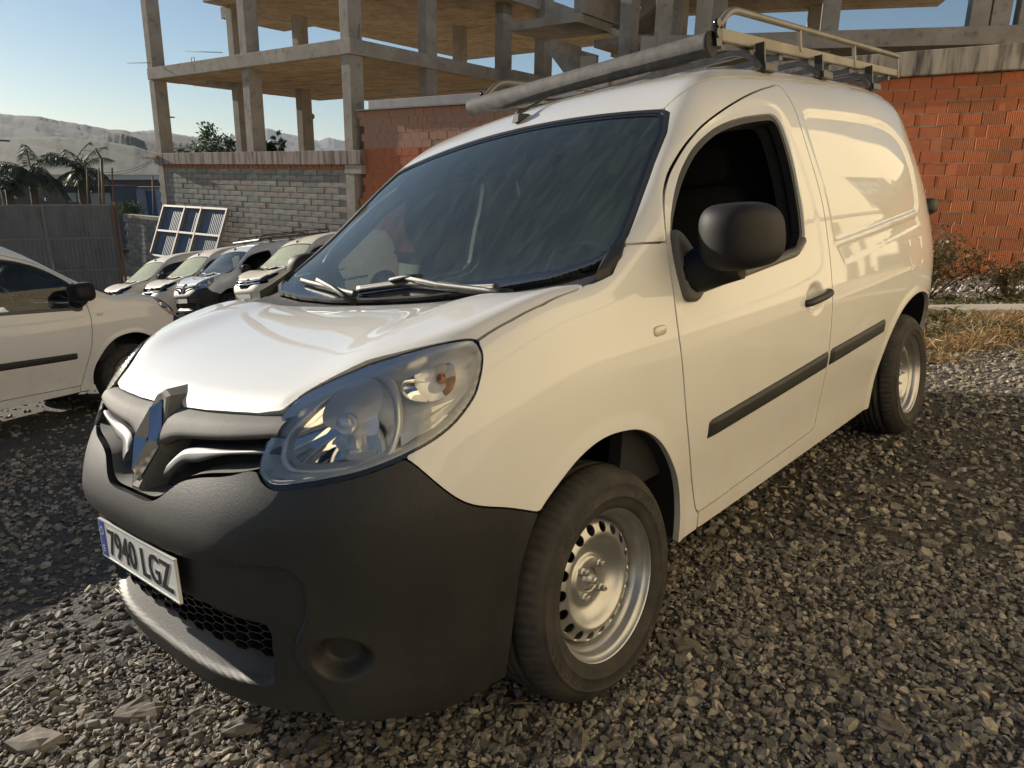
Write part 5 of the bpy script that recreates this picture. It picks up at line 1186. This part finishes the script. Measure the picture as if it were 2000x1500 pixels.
fbox(m_, 'wall', 'wallbrown', shed, 0, w_, -2, h_-.35, 0, 8); fbox(m_, 'roof', 'roofpale', shed, -.2, w_+.2, h_-.35, h_, -.4, 8.4)
for k in range(9): fbox(m_, 'roof_sheet', 'roofpale', shed, -.1+k*w_/9, -.15+(k+1)*w_/9, h_+.003, h_+.07, -.55, 8.5)
fbox(m_, 'gable_panel', 'wallbrown', shed, w_*.60, w_*.93, h_*.45, h_*.72, -.05, -.005)
m_, w_, h_ = frontal(222, 312, 370, 430, 50, 4)
wh = thing('blue_white_house', 'small bluish white house with a bright blue door beyond the gate', 'building', m_)
fbox(m_, 'wall', 'wallblue', wh, 0, w_, -2, h_, 0, 4); fbox(m_, 'roof', 'wallbrown', wh, -.1, w_+.1, h_+.003, h_+.1, -.15, 4.1)
dd_ = fbox(m_, 'door', 'bluedoor', wh, w_*.80, w_*.97, -1, h_*.92, -.06, -.004); fbox(m_, 'door_frame', 'darkblue', wh, w_*.78, w_*.80, -1, h_*.95, -.07, -.004)
m_, w_, h_ = frontal(132, 226, 368, 425, 46, 3)
ki = thing('dark_kiosk', 'dark blue site cabin with pale windows just behind the gate', 'cabin', m_)
fbox(m_, 'wall', 'darkblue', ki, 0, w_, -2, h_, 0, 3); fbox(m_, 'roof', 'darkblue', ki, -.1, w_+.1, h_+.002, h_+.12, -.2, 3.1)
for u0, u1, v0, v1 in ((.09, .44, .52, .82), (.55, .96, .30, .82)): wi = fbox(m_, 'window', 'paleglass', ki, w_*u0, w_*u1, h_*v0, h_*v1, -.05, -.004); fbox(m_, 'window_frame', 'darkblue', wi, w_*u0-.05, w_*u1+.05, h_*v1, h_*v1+.06, -.07, -.004); fbox(m_, 'mullion', 'darkblue', wi, w_*(u0+u1)/2-.03, w_*(u0+u1)/2+.03, h_*v0, h_*v1, -.06, -.004)
# ------------------------------------------------------------------ plants
def leaf_mat(name, c0, c1, tr=.3):
    m = bpy.data.materials.new(name); m.use_nodes = True; t = m.node_tree; L = t.links.new; b = t.nodes['Principled BSDF']; b.inputs['Roughness'].default_value = .55
    a = nn(t, 'Attribute', attribute_name='tone'); x = nn(t, 'Mix', data_type='RGBA'); L(a.outputs['Fac'], x.inputs[0]); x.inputs[6].default_value = (*c0, 1); x.inputs[7].default_value = (*c1, 1)
    L(x.outputs[2], b.inputs['Base Color']); tl_ = nn(t, 'BsdfTranslucent'); L(x.outputs[2], tl_.inputs[0]); mx = nn(t, 'MixShader'); mx.inputs[0].default_value = tr
    L(b.outputs[0], mx.inputs[1]); L(tl_.outputs[0], mx.inputs[2]); L(mx.outputs[0], t.nodes['Material Output'].inputs[0]); return m
def leaf_mesh(name, P_, D_, L_, W_, tone, bend=.3):
    """many small folded leaves / blades: base points P_, directions D_, lengths, widths"""
    n = len(P_); D_ = D_/(np.linalg.norm(D_, axis=1)[:, None]+1e-9); up_ = np.array([0, 0, 1.]); S_ = np.cross(D_, up_+rng.normal(0, .4, (n, 3))); S_ /= np.linalg.norm(S_, axis=1)[:, None]+1e-9
    droop = np.array([0, 0, -1.])*(bend*L_)[:, None]
    m_ = P_+D_*(L_*.5)[:, None]+droop*.2; e_ = P_+D_*L_[:, None]+droop
    V = np.stack([P_-S_*(W_*.3)[:, None], P_+S_*(W_*.3)[:, None], m_+S_*(W_*.5)[:, None], m_-S_*(W_*.5)[:, None], e_], 1).reshape(-1, 3)
    i = np.arange(n)[:, None]*5; q = i+np.array([[0, 1, 2, 3]]); t3 = i+np.array([[3, 2, 4]])
    me = bpy.data.meshes.new(name); me.vertices.add(len(V)); me.vertices.foreach_set('co', V.ravel()); me.loops.add(n*7)
    me.loops.foreach_set('vertex_index', np.concatenate([q.ravel(), t3.ravel()]).astype(np.int32)); me.polygons.add(2*n)
    me.polygons.foreach_set('loop_start', np.concatenate([np.arange(n)*4, n*4+np.arange(n)*3]).astype(np.int32)); me.polygons.foreach_set('use_smooth', np.zeros(2*n, bool)); me.update(calc_edges=True)
    a = me.attributes.new('tone', 'FLOAT', 'POINT'); a.data.foreach_set('value', np.repeat(tone, 5).astype(np.float32)); return me
M['drygrass'] = leaf_mat('dry_grass', (.17, .085, .035), (.46, .33, .15), .25); M['weed'] = leaf_mat('green_weed', (.045, .05, .018), (.16, .14, .05), .3)
M['bush'] = leaf_mat('dry_bush_leaves', (.055, .05, .018), (.20, .13, .05), .25); M['twig'] = mat('dry_twig', (.16, .09, .05), .9)
M['palm'] = leaf_mat('palm_leaf', (.030, .045, .022), (.085, .10, .05), .25); M['trunk'] = mat('palm_trunk', (.11, .09, .07), .95, bump=(10, .8, .05))
M['tree'] = leaf_mat('tree_leaf', (.025, .05, .018), (.075, .12, .035), .3)
def in_poly(n, poly):
    A = np.asarray(poly); out = []
    while len(out) < n:
        x = rng.uniform(A[:, 0].min(), A[:, 0].max(), n); y = rng.uniform(A[:, 1].min(), A[:, 1].max(), n); k = sd(A, x, y) < 0; out += list(zip(x[k], y[k]))
    return np.array(out[:n])
def grass(name, poly, n, lo, hi, w, mt, clump=60, up_=(.35, 1.0)):
    c = in_poly(clump, poly); ci = rng.integers(0, clump, n); q = c[ci]+rng.normal(0, .13, (n, 2))*rng.uniform(.3, 1.6, (n, 1))
    L_ = rng.uniform(lo, hi, n)*rng.uniform(.5, 1.2, clump)[ci]; P_ = np.stack([q[:, 0], q[:, 1], ground_yz(q[:, 0], q[:, 1])-.01], 1)
    a = rng.uniform(0, 2*PI, n); u = rng.uniform(*up_, n); D_ = np.stack([np.cos(a), np.sin(a), u*1.6], 1)
    return tag(link(name, leaf_mesh(name, Wd(P_), D_ @ B3.T, L_, np.full(n, w)*rng.uniform(.6, 1.4, n), rng.uniform(0, 1, n), .45), mt), kind='stuff')
grass('dry_grass', [(-4.35, -.9), (-4.25, 3.2), (-6.9, 4.0), (-7.2, -1.2)], 9000, .10, .36, .008, 'drygrass', 130)
grass('green_weeds', [(-5.6, -.3), (-5.5, 2.6), (-6.9, 3.0), (-7.0, -.4)], 2200, .10, .32, .016, 'weed', 26)
grass('sparse_dry_grass', [(-1.2, 2.3), (-2.0, 1.5), (-3.2, 1.9), (-2.8, 3.6)], 500, .03, .12, .005, 'drygrass', 30, (.1, .5))
grass('wall_foot_weeds', [(-8.2, -2.0), (-8.0, 1.0), (-9.5, 1.2), (-9.8, -2.0)], 2200, .08, .26, .014, 'weed', 40)
# loose dry straws lying on the stones
n = 150; x, y = sector(n, .7, 4.0, 60); a = rng.uniform(0, 2*PI, n)
tag(link('loose_straw', leaf_mesh('loose_straw', Wd(np.stack([x, y, ground_yz(x, y)+.022], 1)), np.stack([np.cos(a), np.sin(a), rng.uniform(-.05, .35, n)], 1) @ B3.T, rng.uniform(.03, .09, n), np.full(n, .004), rng.uniform(.4, 1, n), .1), 'drygrass'), kind='stuff')
def bush(pos, R_, H_, n, label, mt, lsz, cat='bush', name='dry_bush'):
    t = thing(name, label, cat, gravity_frame(pos)); st = MB(); tips = []
    for k in range(26):
        a = rng.uniform(0, 2*PI); r = R_*rng.uniform(.1, 1)**.7; h = H_*rng.uniform(.45, 1)*(1-.35*(r/R_)**2); e = np.array([r*math.cos(a), r*math.sin(a), h]); m_ = e*.5+np.array([0, 0, h*.12])+rng.normal(0, .05, 3)*R_
        st.tube([(0, 0, -.05), m_, e], [.012*R_+.004, .008*R_+.003, .003], 5); tips += [m_*(1-u)+e*u for u in rng.uniform(0, 1, 10)]
    st.obj('stems', 'twig', t, kind='stuff'); T_ = np.array(tips); P_ = T_[rng.integers(0, len(T_), n)]+rng.normal(0, .10*R_, (n, 3)); D_ = P_*np.array([1, 1, .6])+rng.normal(0, .5, (n, 3))
    link('foliage', leaf_mesh('foliage', P_, D_, lsz*rng.uniform(.5, 1.5, n), lsz*.35*rng.uniform(.6, 1.3, n), rng.uniform(0, 1, n)**1.3), mt, t, kind='stuff'); return t
bush(yard(-9.3, -.75), .75, 1.25, 2600, 'tall dry brown bush at the foot of the brick wall', 'bush', .075)
bush(yard(-9.0, .25), .45, .55, 900, 'low half green bush beside the tall dry one under the brick wall', 'weed', .06, name='low_bush')
# kerb strip and rubble by the wall
M['kerb'] = mat('pale_concrete_kerb', (.36, .32, .26), .9, var=(2, (.28, .245, .20), .8), bump=(40, .5, .01))
kb2 = MB()
for k in range(7):
    y0 = -3+k*1.25; a = np.array([-7.55+.02*k, y0+.01, -.06]); c = np.array([-7.15+.02*k, y0+1.24, .0]); g_ = float(ground_yz(-7.35, y0)); kb2 = MB().box((a+c)/2+np.array([0, 0, g_+.055]), np.abs(c-a)/2); V = [Wd(v) for v in kb2.v]; kb2.v = V
    o = kb2.obj('kerb' if k == 0 else 'kerb', 'kerb', bevel=.01); tag(o, kind='structure')
n = 420; y = rng.uniform(-3.5, 2.5, n); x = -11.35-.0*y+rng.normal(0, .12, n)-.08*(y); sz = rng.uniform(.02, .07, n)
M['rubble'] = stone_mat('white_rubble', [(0, (.38, .34, .29)), (1, (.62, .58, .52))], 8)
tag(scatter_stones(np.stack([x, y, ground_yz(x, y)+sz*.4], 1), sz, 'rubble', .6, 'rubble'), kind='stuff')
# palms beyond the gate
def palm(px, py, d, H_, R_, nf, label):
    c = P_at(px, py, d); t = thing('palm_tree', label, 'palm tree', gravity_frame(c-WUP*H_)); tr_ = MB(); tr_.tube([(0, 0, -1.5), (.05, 0, H_*.5), (0, 0, H_)], [.24, .19, .22], 9); tr_.obj('trunk', 'trunk', t)
    Ps, Ds, Ls, Ws, st = [], [], [], [], MB()
    for k in range(nf):
        a = 2*PI*k/nf*2.4+rng.uniform(-.2, .2); el = rng.uniform(.0, 1.35); L_ = R_*rng.uniform(.8, 1.1); p = np.array([0, 0, H_]); dirn = np.array([math.cos(a)*math.cos(el), math.sin(a)*math.cos(el), math.sin(el)]); path = [p]
        for j in range(12): dirn = dirn+np.array([0, 0, -.13]); dirn /= np.linalg.norm(dirn); p = p+dirn*L_/12; path.append(p)
        st.tube(path, np.linspace(.035, .008, 13), 4)
        for j in range(2, 13):
            tg = path[j]-path[j-1]; sd_ = np.cross(tg, [0, 0, 1]); sd_ /= np.linalg.norm(sd_)+1e-9
            for q in (-1, 1):
                for h2 in (0, .5):
                    Ps.append(path[j-1]*(1-h2)+path[j]*h2); Ds.append(sd_*q+tg/np.linalg.norm(tg)*.7+np.array([0, 0, -.35])); Ls.append(R_*.26*math.sin(PI*min(1, (j+1)/13.5))+.08); Ws.append(.05)
    st.obj('frond_rib', 'palm', t, kind='stuff'); link('fronds', leaf_mesh('fronds', np.array(Ps), np.array(Ds), np.array(Ls), np.array(Ws)*1.4, rng.uniform(0, 1, len(Ps)), .5), 'palm', t, kind='stuff')
palm(62, 340, 42, 3.4, 2.5, 22, 'broad palm tree with drooping fronds behind the gate, nearer the picture edge'); palm(156, 334, 44, 3.0, 2.4, 18, 'upright leaning palm tree behind the gate by the dark cabin'); palm(18, 368, 40, 2.4, 1.7, 15, 'small low palm tree under the broad palm')
def tree(px, py, d, R_, H_, n, label, name, lsz, squash=1.0):
    c = P_at(px, py, d); t = thing(name, label, 'tree', gravity_frame(c-WUP*H_)); b = MB(); b.tube([(0, 0, -2), (.05, .03, H_*.5), (0, 0, H_*.95)], [.14, .11, .05], 7)
    for k in range(6): a = k*1.05; b.tube([(0, 0, H_*.45), (R_*.35*math.cos(a), R_*.35*math.sin(a), H_*.8), (R_*.7*math.cos(a), R_*.7*math.sin(a), H_*(.8+.25*rng.random()))], [.07, .045, .015], 5)
    b.obj('trunk', 'trunk', t); cl = rng.normal(0, .48, (16, 3))*np.array([R_, R_, R_*.7*squash])+np.array([0, 0, H_]); P_ = cl[rng.integers(0, 16, n)]+rng.normal(0, .2, (n, 3))*R_; D_ = P_-np.array([0, 0, H_])+rng.normal(0, R_*.4, (n, 3))
    link('crown', leaf_mesh('crown', P_, D_, lsz*rng.uniform(.6, 1.5, n), lsz*.5*rng.uniform(.6, 1.3, n), rng.uniform(0, 1, n)), 'tree', t, kind='stuff')
tree(432, 296, 44, 1.15, 2.6, 1800, 'round dark green tree showing over the beam between the first two columns', 'tree', .22); tree(516, 292, 42, .45, 2.2, 700, 'small tree with long leaves showing right behind the second column', 'small_tree', .3); tree(545, 284, 42, .26, 2.2, 700, 'narrow columnar tree between the second and third columns', 'columnar_tree', .14, 3.0)
bush(P_at(256, 424, 36), .95, .9, 1800, 'dark shrub in front of the blue and white house', 'tree', .10, name='dark_shrub')
# lamp posts, pylon, aerial mast
def post(name, px, py0, py1, d, r, label, cat, head=None):
    a, c = P_at(px, py1, d), P_at(px, py0, d); h = float(np.linalg.norm(c-a)); t = thing(name, label, cat, gravity_frame(a)); MB().tube([(0, 0, -3), (0, 0, h)], [r*1.3, r], 8).obj('pole', 'steelgrey', t)
    if head: head(t, h)
M['steelgrey'] = mat('grey_pole', (.16, .165, .17), .6, .4)
hd_ = lambda t, h: (MB().tube([(0, 0, h), (-.25, .1, h+.10)], .035, 6).obj('arm', 'steelgrey', t), MB().box((-.45, .18, h+.10), (.25, .10, .05)).obj('lamp_head', 'steelgrey', t))
post('street_lamp', 331, 236, 320, 60, .07, 'slim street lamp standing just past the first concrete column', 'street lamp', hd_); post('street_lamp', 8, 284, 400, 40, .06, 'dark street lamp standing among the palms', 'street lamp', hd_)
def lattice(t, h, w):
    b = MB()
    for sx in (-1, 1):
        for sy in (-1, 1): b.tube([(sx*w, sy*w, -2), (sx*w*.35, sy*w*.35, h)], .05, 4)
    for k in range(10): z = h*k/10; q = w*(1-.65*k/10); b.tube([(-q, -q, z), (q, -q, z+h/10)], .03, 4); b.tube([(q, q, z), (-q, q, z+h/10)], .03, 4)
    for z in (.70, .84, .97): b.tube([(-w*1.6, 0, h*z), (w*1.6, 0, h*z)], .05, 4)
    b.obj('lattice', 'steelgrey', t)
post('power_pylon', 121, 258, 318, 330, .02, 'distant lattice power pylon on the terraced slope', 'pylon', lambda t, h: lattice(t, h, 1.6))
post('aerial_mast', 614, 230, 300, 46, .03, 'thin ladder mast with a round dish beside the third column', 'mast', lambda t, h: (MB().tube([(.22, 0, -1), (.22, 0, h-.3)], .025, 5).obj('side_rail', 'steelgrey', t), [MB().tube([(0, 0, z), (.22, 0, z)], .015, 4).obj('rung', 'steelgrey', t) for z in np.arange(.2, h-.3, .3)], MB().lathe([(.001, .06), (.14, .04), (.18, -.02), (.17, -.03), (.001, 0)], 14, c=(0, 0, h-.05)).obj('dish', 'steelgrey', t)))
# reinforcing bars sticking out of the frame
def rebar(pts, label):
    A = [Wd(ORG+BM @ bpt(*p_)) for p_ in pts]; b = MB().tube(np.array(A)-A[0], .012, 5); o = b.obj('rebar', 'rust'); o.location = A[0]; tag(o, label, 'rebar', 'bent bars sticking out of the concrete')
rebar([(20.1, .1, 3.10), (20.1, .1, 3.24), (19.95, .1, 3.24), (19.95, .1, 3.10)], 'small square loop of bar on the floor edge beyond the second column')
rebar([(17.9, -.3, 3.14), (19.6, -.35, 3.30)], 'long straight bar lying out over the floor edge left of the second column')
rebar([(22.0, -.1, 3.22), (23.0, -.3, 3.26)], 'short bar poking from the outermost column at floor level')
rebar([(13.2, .25, 3.1), (13.2, .3, 3.45)], 'upright bar stub on the slab corner above the third column')
# ------------------------------------------------------------------ hills
M['terrace'] = mat('terraced_slope', (.036, .046, .028), 1, var=(.03, (.05, .055, .036), .8), dirt=(.15, (.024, .034, .02), .8, .45, .6)); M['terrwall'] = mat('terrace_wall', (.055, .060, .043), 1, dirt=(.06, (.034, .042, .027), 1, .42, .55))
M['hill'] = mat('dark_hill', (.030, .033, .024), 1, var=(.004, (.045, .043, .033), .8), dirt=(.02, (.018, .024, .015), .9, .42, .58)); M['farhill'] = mat('far_hill', (.035, .038, .034), 1, var=(.002, (.05, .05, .042), .8))
def hill(name, ridge, d_ridge, d_base, mt, rows=14, rough=.02, step=0):
    R_ = np.array(ridge, float); xs = np.linspace(R_[0, 0], R_[-1, 0], 160); ys = np.interp(xs, R_[:, 0], R_[:, 1]); ys = ys+rng.normal(0, .35, 160)
    top = np.array([Wd(P_at(a, b_, d_ridge)) for a, b_ in zip(xs, ys)]); base = np.array([Wd(P_at(a, 420, d_base)) for a in xs]); base[:, 2] = -6
    G = []; mi = []
    if step:
        for k in range(step):
            t0, t1 = k/step, (k+1)/step; f0 = base*(1-t0)+top*t0; f1 = base*(1-t1)+top*t1
            wob = .5*np.sin(np.arange(160)*.21+k*2.1)+.4*np.sin(np.arange(160)*.07+k*1.3)
            a = f0.copy(); c = f1.copy(); a[:, 2] += (wob*1.1)*(0 < k); c[:, 2] = f0[:, 2]+(f1[:, 2]-f0[:, 2])*.80; c[:, 2] += wob; G += [a, c]
        G.append(top)
    else:
        for k in range(rows+1):
            t = k/rows; q = base*(1-t)+top*t; q[:, 2] = base[:, 2]+(top[:, 2]-base[:, 2])*(t**1.15); 
            if 0 < k < rows: q[:, 2] += (top[:, 2]-base[:, 2])*rough*np.sin(np.arange(160)*.35+k*1.7)*np.sin(np.arange(160)*.11+k*.6)+rng.normal(0, rough*.1, 160)*(top[:, 2]-base[:, 2])
            G.append(q)
        back = top.copy(); back[:, :2] += (top[:, :2]-cw_[:2])*.3; back[:, 2] = -6; G.append(back)
    G = np.array(G); b = MB().grid(G, smooth=not step)
    if step: nr = G.shape[1]-1; b.mi = [(0 if (i//nr) % 2 == 0 else 1) for i in range(len(b.f))]
    return tag(b.obj(name, [mt, 'terrwall'] if step else mt, recalc=False), kind='structure')
hill('terraced_hillside', [(-420, 268), (-200, 266), (0, 268), (100, 267), (150, 271), (200, 275), (260, 285), (300, 297), (340, 303), (380, 306), (480, 316)], 520, 230, 'terrace', 16, .035)
hill('dark_knoll', [(150, 278), (185, 268), (195, 264.6), (212, 259.5), (238, 261), (263, 268), (280, 275), (330, 276), (400, 284), (470, 292)], 900, 640, 'hill')
hill('hill_ridge', [(-500, 190), (-250, 205), (-100, 216), (0, 222), (34, 225.5), (56, 226), (82, 228), (95, 231.5), (119, 236), (144, 240), (170, 244.5), (195, 249), (214, 253.5), (238, 253), (255, 257), (272, 258.7), (300, 259), (336, 264), (400, 272), (480, 282), (560, 292)], 2200, 1100, 'hill', 18, .05)
hill('far_mountains', [(180, 268), (250, 258), (297, 254), (330, 258), (345, 262), (371, 266), (402, 270), (448, 270), (470, 276), (520, 282), (600, 288), (700, 292)], 4200, 2600, 'farhill', 14, .06)
hill('farthest_mountains', [(380, 280), (451, 266), (480, 258), (507, 252), (525, 251), (546, 259), (588, 266), (623, 275), (640, 268), (661, 273), (720, 284), (800, 290)], 6500, 4600, 'farhill', 14, .06)
# ------------------------------------------------------------------ the sunlit building behind the camera, seen mirrored in the van's flank
M['render'] = mat('cream_render', (.84, .73, .51), .9, var=(.5, (.76, .65, .44), .8), dirt=(1.2, (.42, .36, .27), .5, .55, .8), bump=(12, .3, .01))
OPM = Matrix.Translation(Vector(Wd((-10, 5.4, 0)))) @ B4
op = thing('cream_house', 'cream rendered house wall with a shuttered window, mirrored in the flank of the near van', 'building', OPM)
def ob_(name, mt, par, x0, x1, z0, z1, y0, y1): return MB().box(((x0+x1)/2, (y0+y1)/2, (z0+z1)/2), ((x1-x0)/2, (y1-y0)/2, (z1-z0)/2)).obj(name, mt, par)
ob_('wall', 'render', op, -8.2, 13.5, -1, 6.6, 0, 3); ob_('wall', 'render', op, -32, -12.5, -1, 6.6, .05, 3); ob_('wall', 'render', op, -12.5, -8.2, -1, 2.6, .02, 3); ob_('wall', 'render', op, -12.5, -8.2, 4.6, 6.6, .02, 3)
wi = ob_('window', 'paleglass', op, -12.5, -8.2, 2.6, 4.6, .30, .36)
for k in range(6): ob_('window_bar', 'gateframe', wi, -12.5+k*.86-.04, -12.5+k*.86+.04, 2.6, 4.6, .2, .28)
for k in range(5): ob_('window_bar', 'gateframe', wi, -12.5, -8.2, 2.62+k*.49-.03, 2.62+k*.49+.03, .21, .27)
M['bounce_pale'] = mat('pale_bounce_slab', (.46, .39, .28), .95, var=(1.5, (.38, .32, .23), .8), bump=(40, .5, .01))  # pale slab out of view, added to bounce sunlight onto the van's side
fc = ob_('bounce_pavement', 'bounce_pale', None, -24, 15, -.10, .025, -2.0, -.01); fc.matrix_world = OPM; tag(fc, kind='structure')
ob_('cornice', 'coping', op, -30, 13.6, 2.35, 2.45, -.08, -.004)
# ------------------------------------------------------------------ the other vans
left = copy_tree(VAN, None, ('roof_rack', 'plate_characters')); left.matrix_world = yard_frame((-.95, -6.47, -.015), math.radians(190.3))
left.name = 'panel_van'; tag(left, 'white van seen side on at the picture edge, facing away from the row', 'van')
GR = 'vans parked in a row at the block wall'
row3 = copy_tree(VAN, None, ('roof_rack', 'plate_characters')); row3.matrix_world = yard_frame((-6.96, -16.5, 0), .05)
tag(row3, 'parked white van with black lower bumper and black roof rack, third in the row', 'van', GR); add_rack(row3, 'rackbar')
# two other makes: same build, slimmer lamps, painted bumper, other grilles
LAMP0 = LAMP; LAMP = catmull([(-.140, .905), (-.06, .925), (.06, .950), (.20, .975), (.34, .995), (.44, 1.002), (.47, .985), (.44, .955), (.34, .918), (.22, .885), (.10, .862), (-.02, .848), (-.12, .842), (-.175, .850), (-.185, .872)], 3, True)
MS2 = body_meshes(1.9); LAMP = LAMP0
def chevrons(o):
    b = MB()
    for dz in (0, .040):
        for s in (-1, 1): b.add([(o[0], 0, o[2]+dz+.030), (o[0], 0, o[2]+dz), (o[0]-.012, s*.075, o[2]+dz-.040), (o[0]-.012, s*.075, o[2]+dz-.018), (o[0]+.02, 0, o[2]+dz+.012)], [(0, 4, 3), (4, 2, 3), (4, 1, 2)])
    return b
def bars(zs, y1=.55, hh=.011): 
    out = []
    for z in zs:
        for b_ in front_bar(.001, y1, spl([0, .3, .6], [z+hh, z+hh+.012, z+hh+.03]), spl([0, .3, .6], [z-hh, z-hh+.012, z-hh+.03]), .012, .004): out.append(('grille_bar', b_.mesh('grille_bar'), 'chrome'))
    return out
def oval(z):
    G = ellipsoid_shell((float(front_x(0., z))+.01, 0, z), (.016, .055, .062), 2.4, 18, 10); return [('emblem', MB().grid(G).mesh('emblem'), 'chrome')]
keep = [p_ for p_ in FRONT_PARTS if p_[0] in ('number_plate', 'intake_grille', 'grille_shelf')]
F_chev = keep+bars((.80, .862))+[('emblem', chevrons((float(front_x(0., .83))+.035, 0, .81)).mesh('emblem'), 'chrome')]
F_oval = keep+bars((.79,), .5, .014)+oval(.84)
M['paint_shade'] = M['paint']
row4 = build_van('panel_van', 'dusty white van with double chevron emblem, nearest of the parked row', GR, MS2, yard_frame((-7.5, -14.3, 0), .05), False, 'paint_dusty_sunlit', True, F_chev, 'glass_dusty_sky')
row2 = build_van('panel_van', 'dusty white van with pale windscreen, second in the row from the gate', GR, MS2, yard_frame((-6.98, -18.75, 0), .05), False, 'paint_dusty_sunlit', True, F_oval, 'glass_dusty_sky')
row1 = build_van('panel_van', 'white van at the far end of the row, closest to the corrugated gate', GR, MS2, yard_frame((-6.6, -20.9, 0), .05), False, 'paint_dusty_sunlit', True, F_oval, 'glass_dusty_sky')
# air
hz = bpy.data.materials.new('thin_haze'); hz.use_nodes = True; t = hz.node_tree; t.nodes.remove(t.nodes['Principled BSDF']); pv_ = nn(t, 'VolumePrincipled'); pv_.inputs['Color'].default_value = (.80, .88, 1, 1); pv_.inputs['Density'].default_value = .000055; pv_.inputs['Anisotropy'].default_value = .2
t.links.new(pv_.outputs[0], t.nodes['Material Output'].inputs['Volume'])
tag(MB().box((0, 0, 232), (9500, 9500, 242)).obj('haze', hz), kind='stuff')
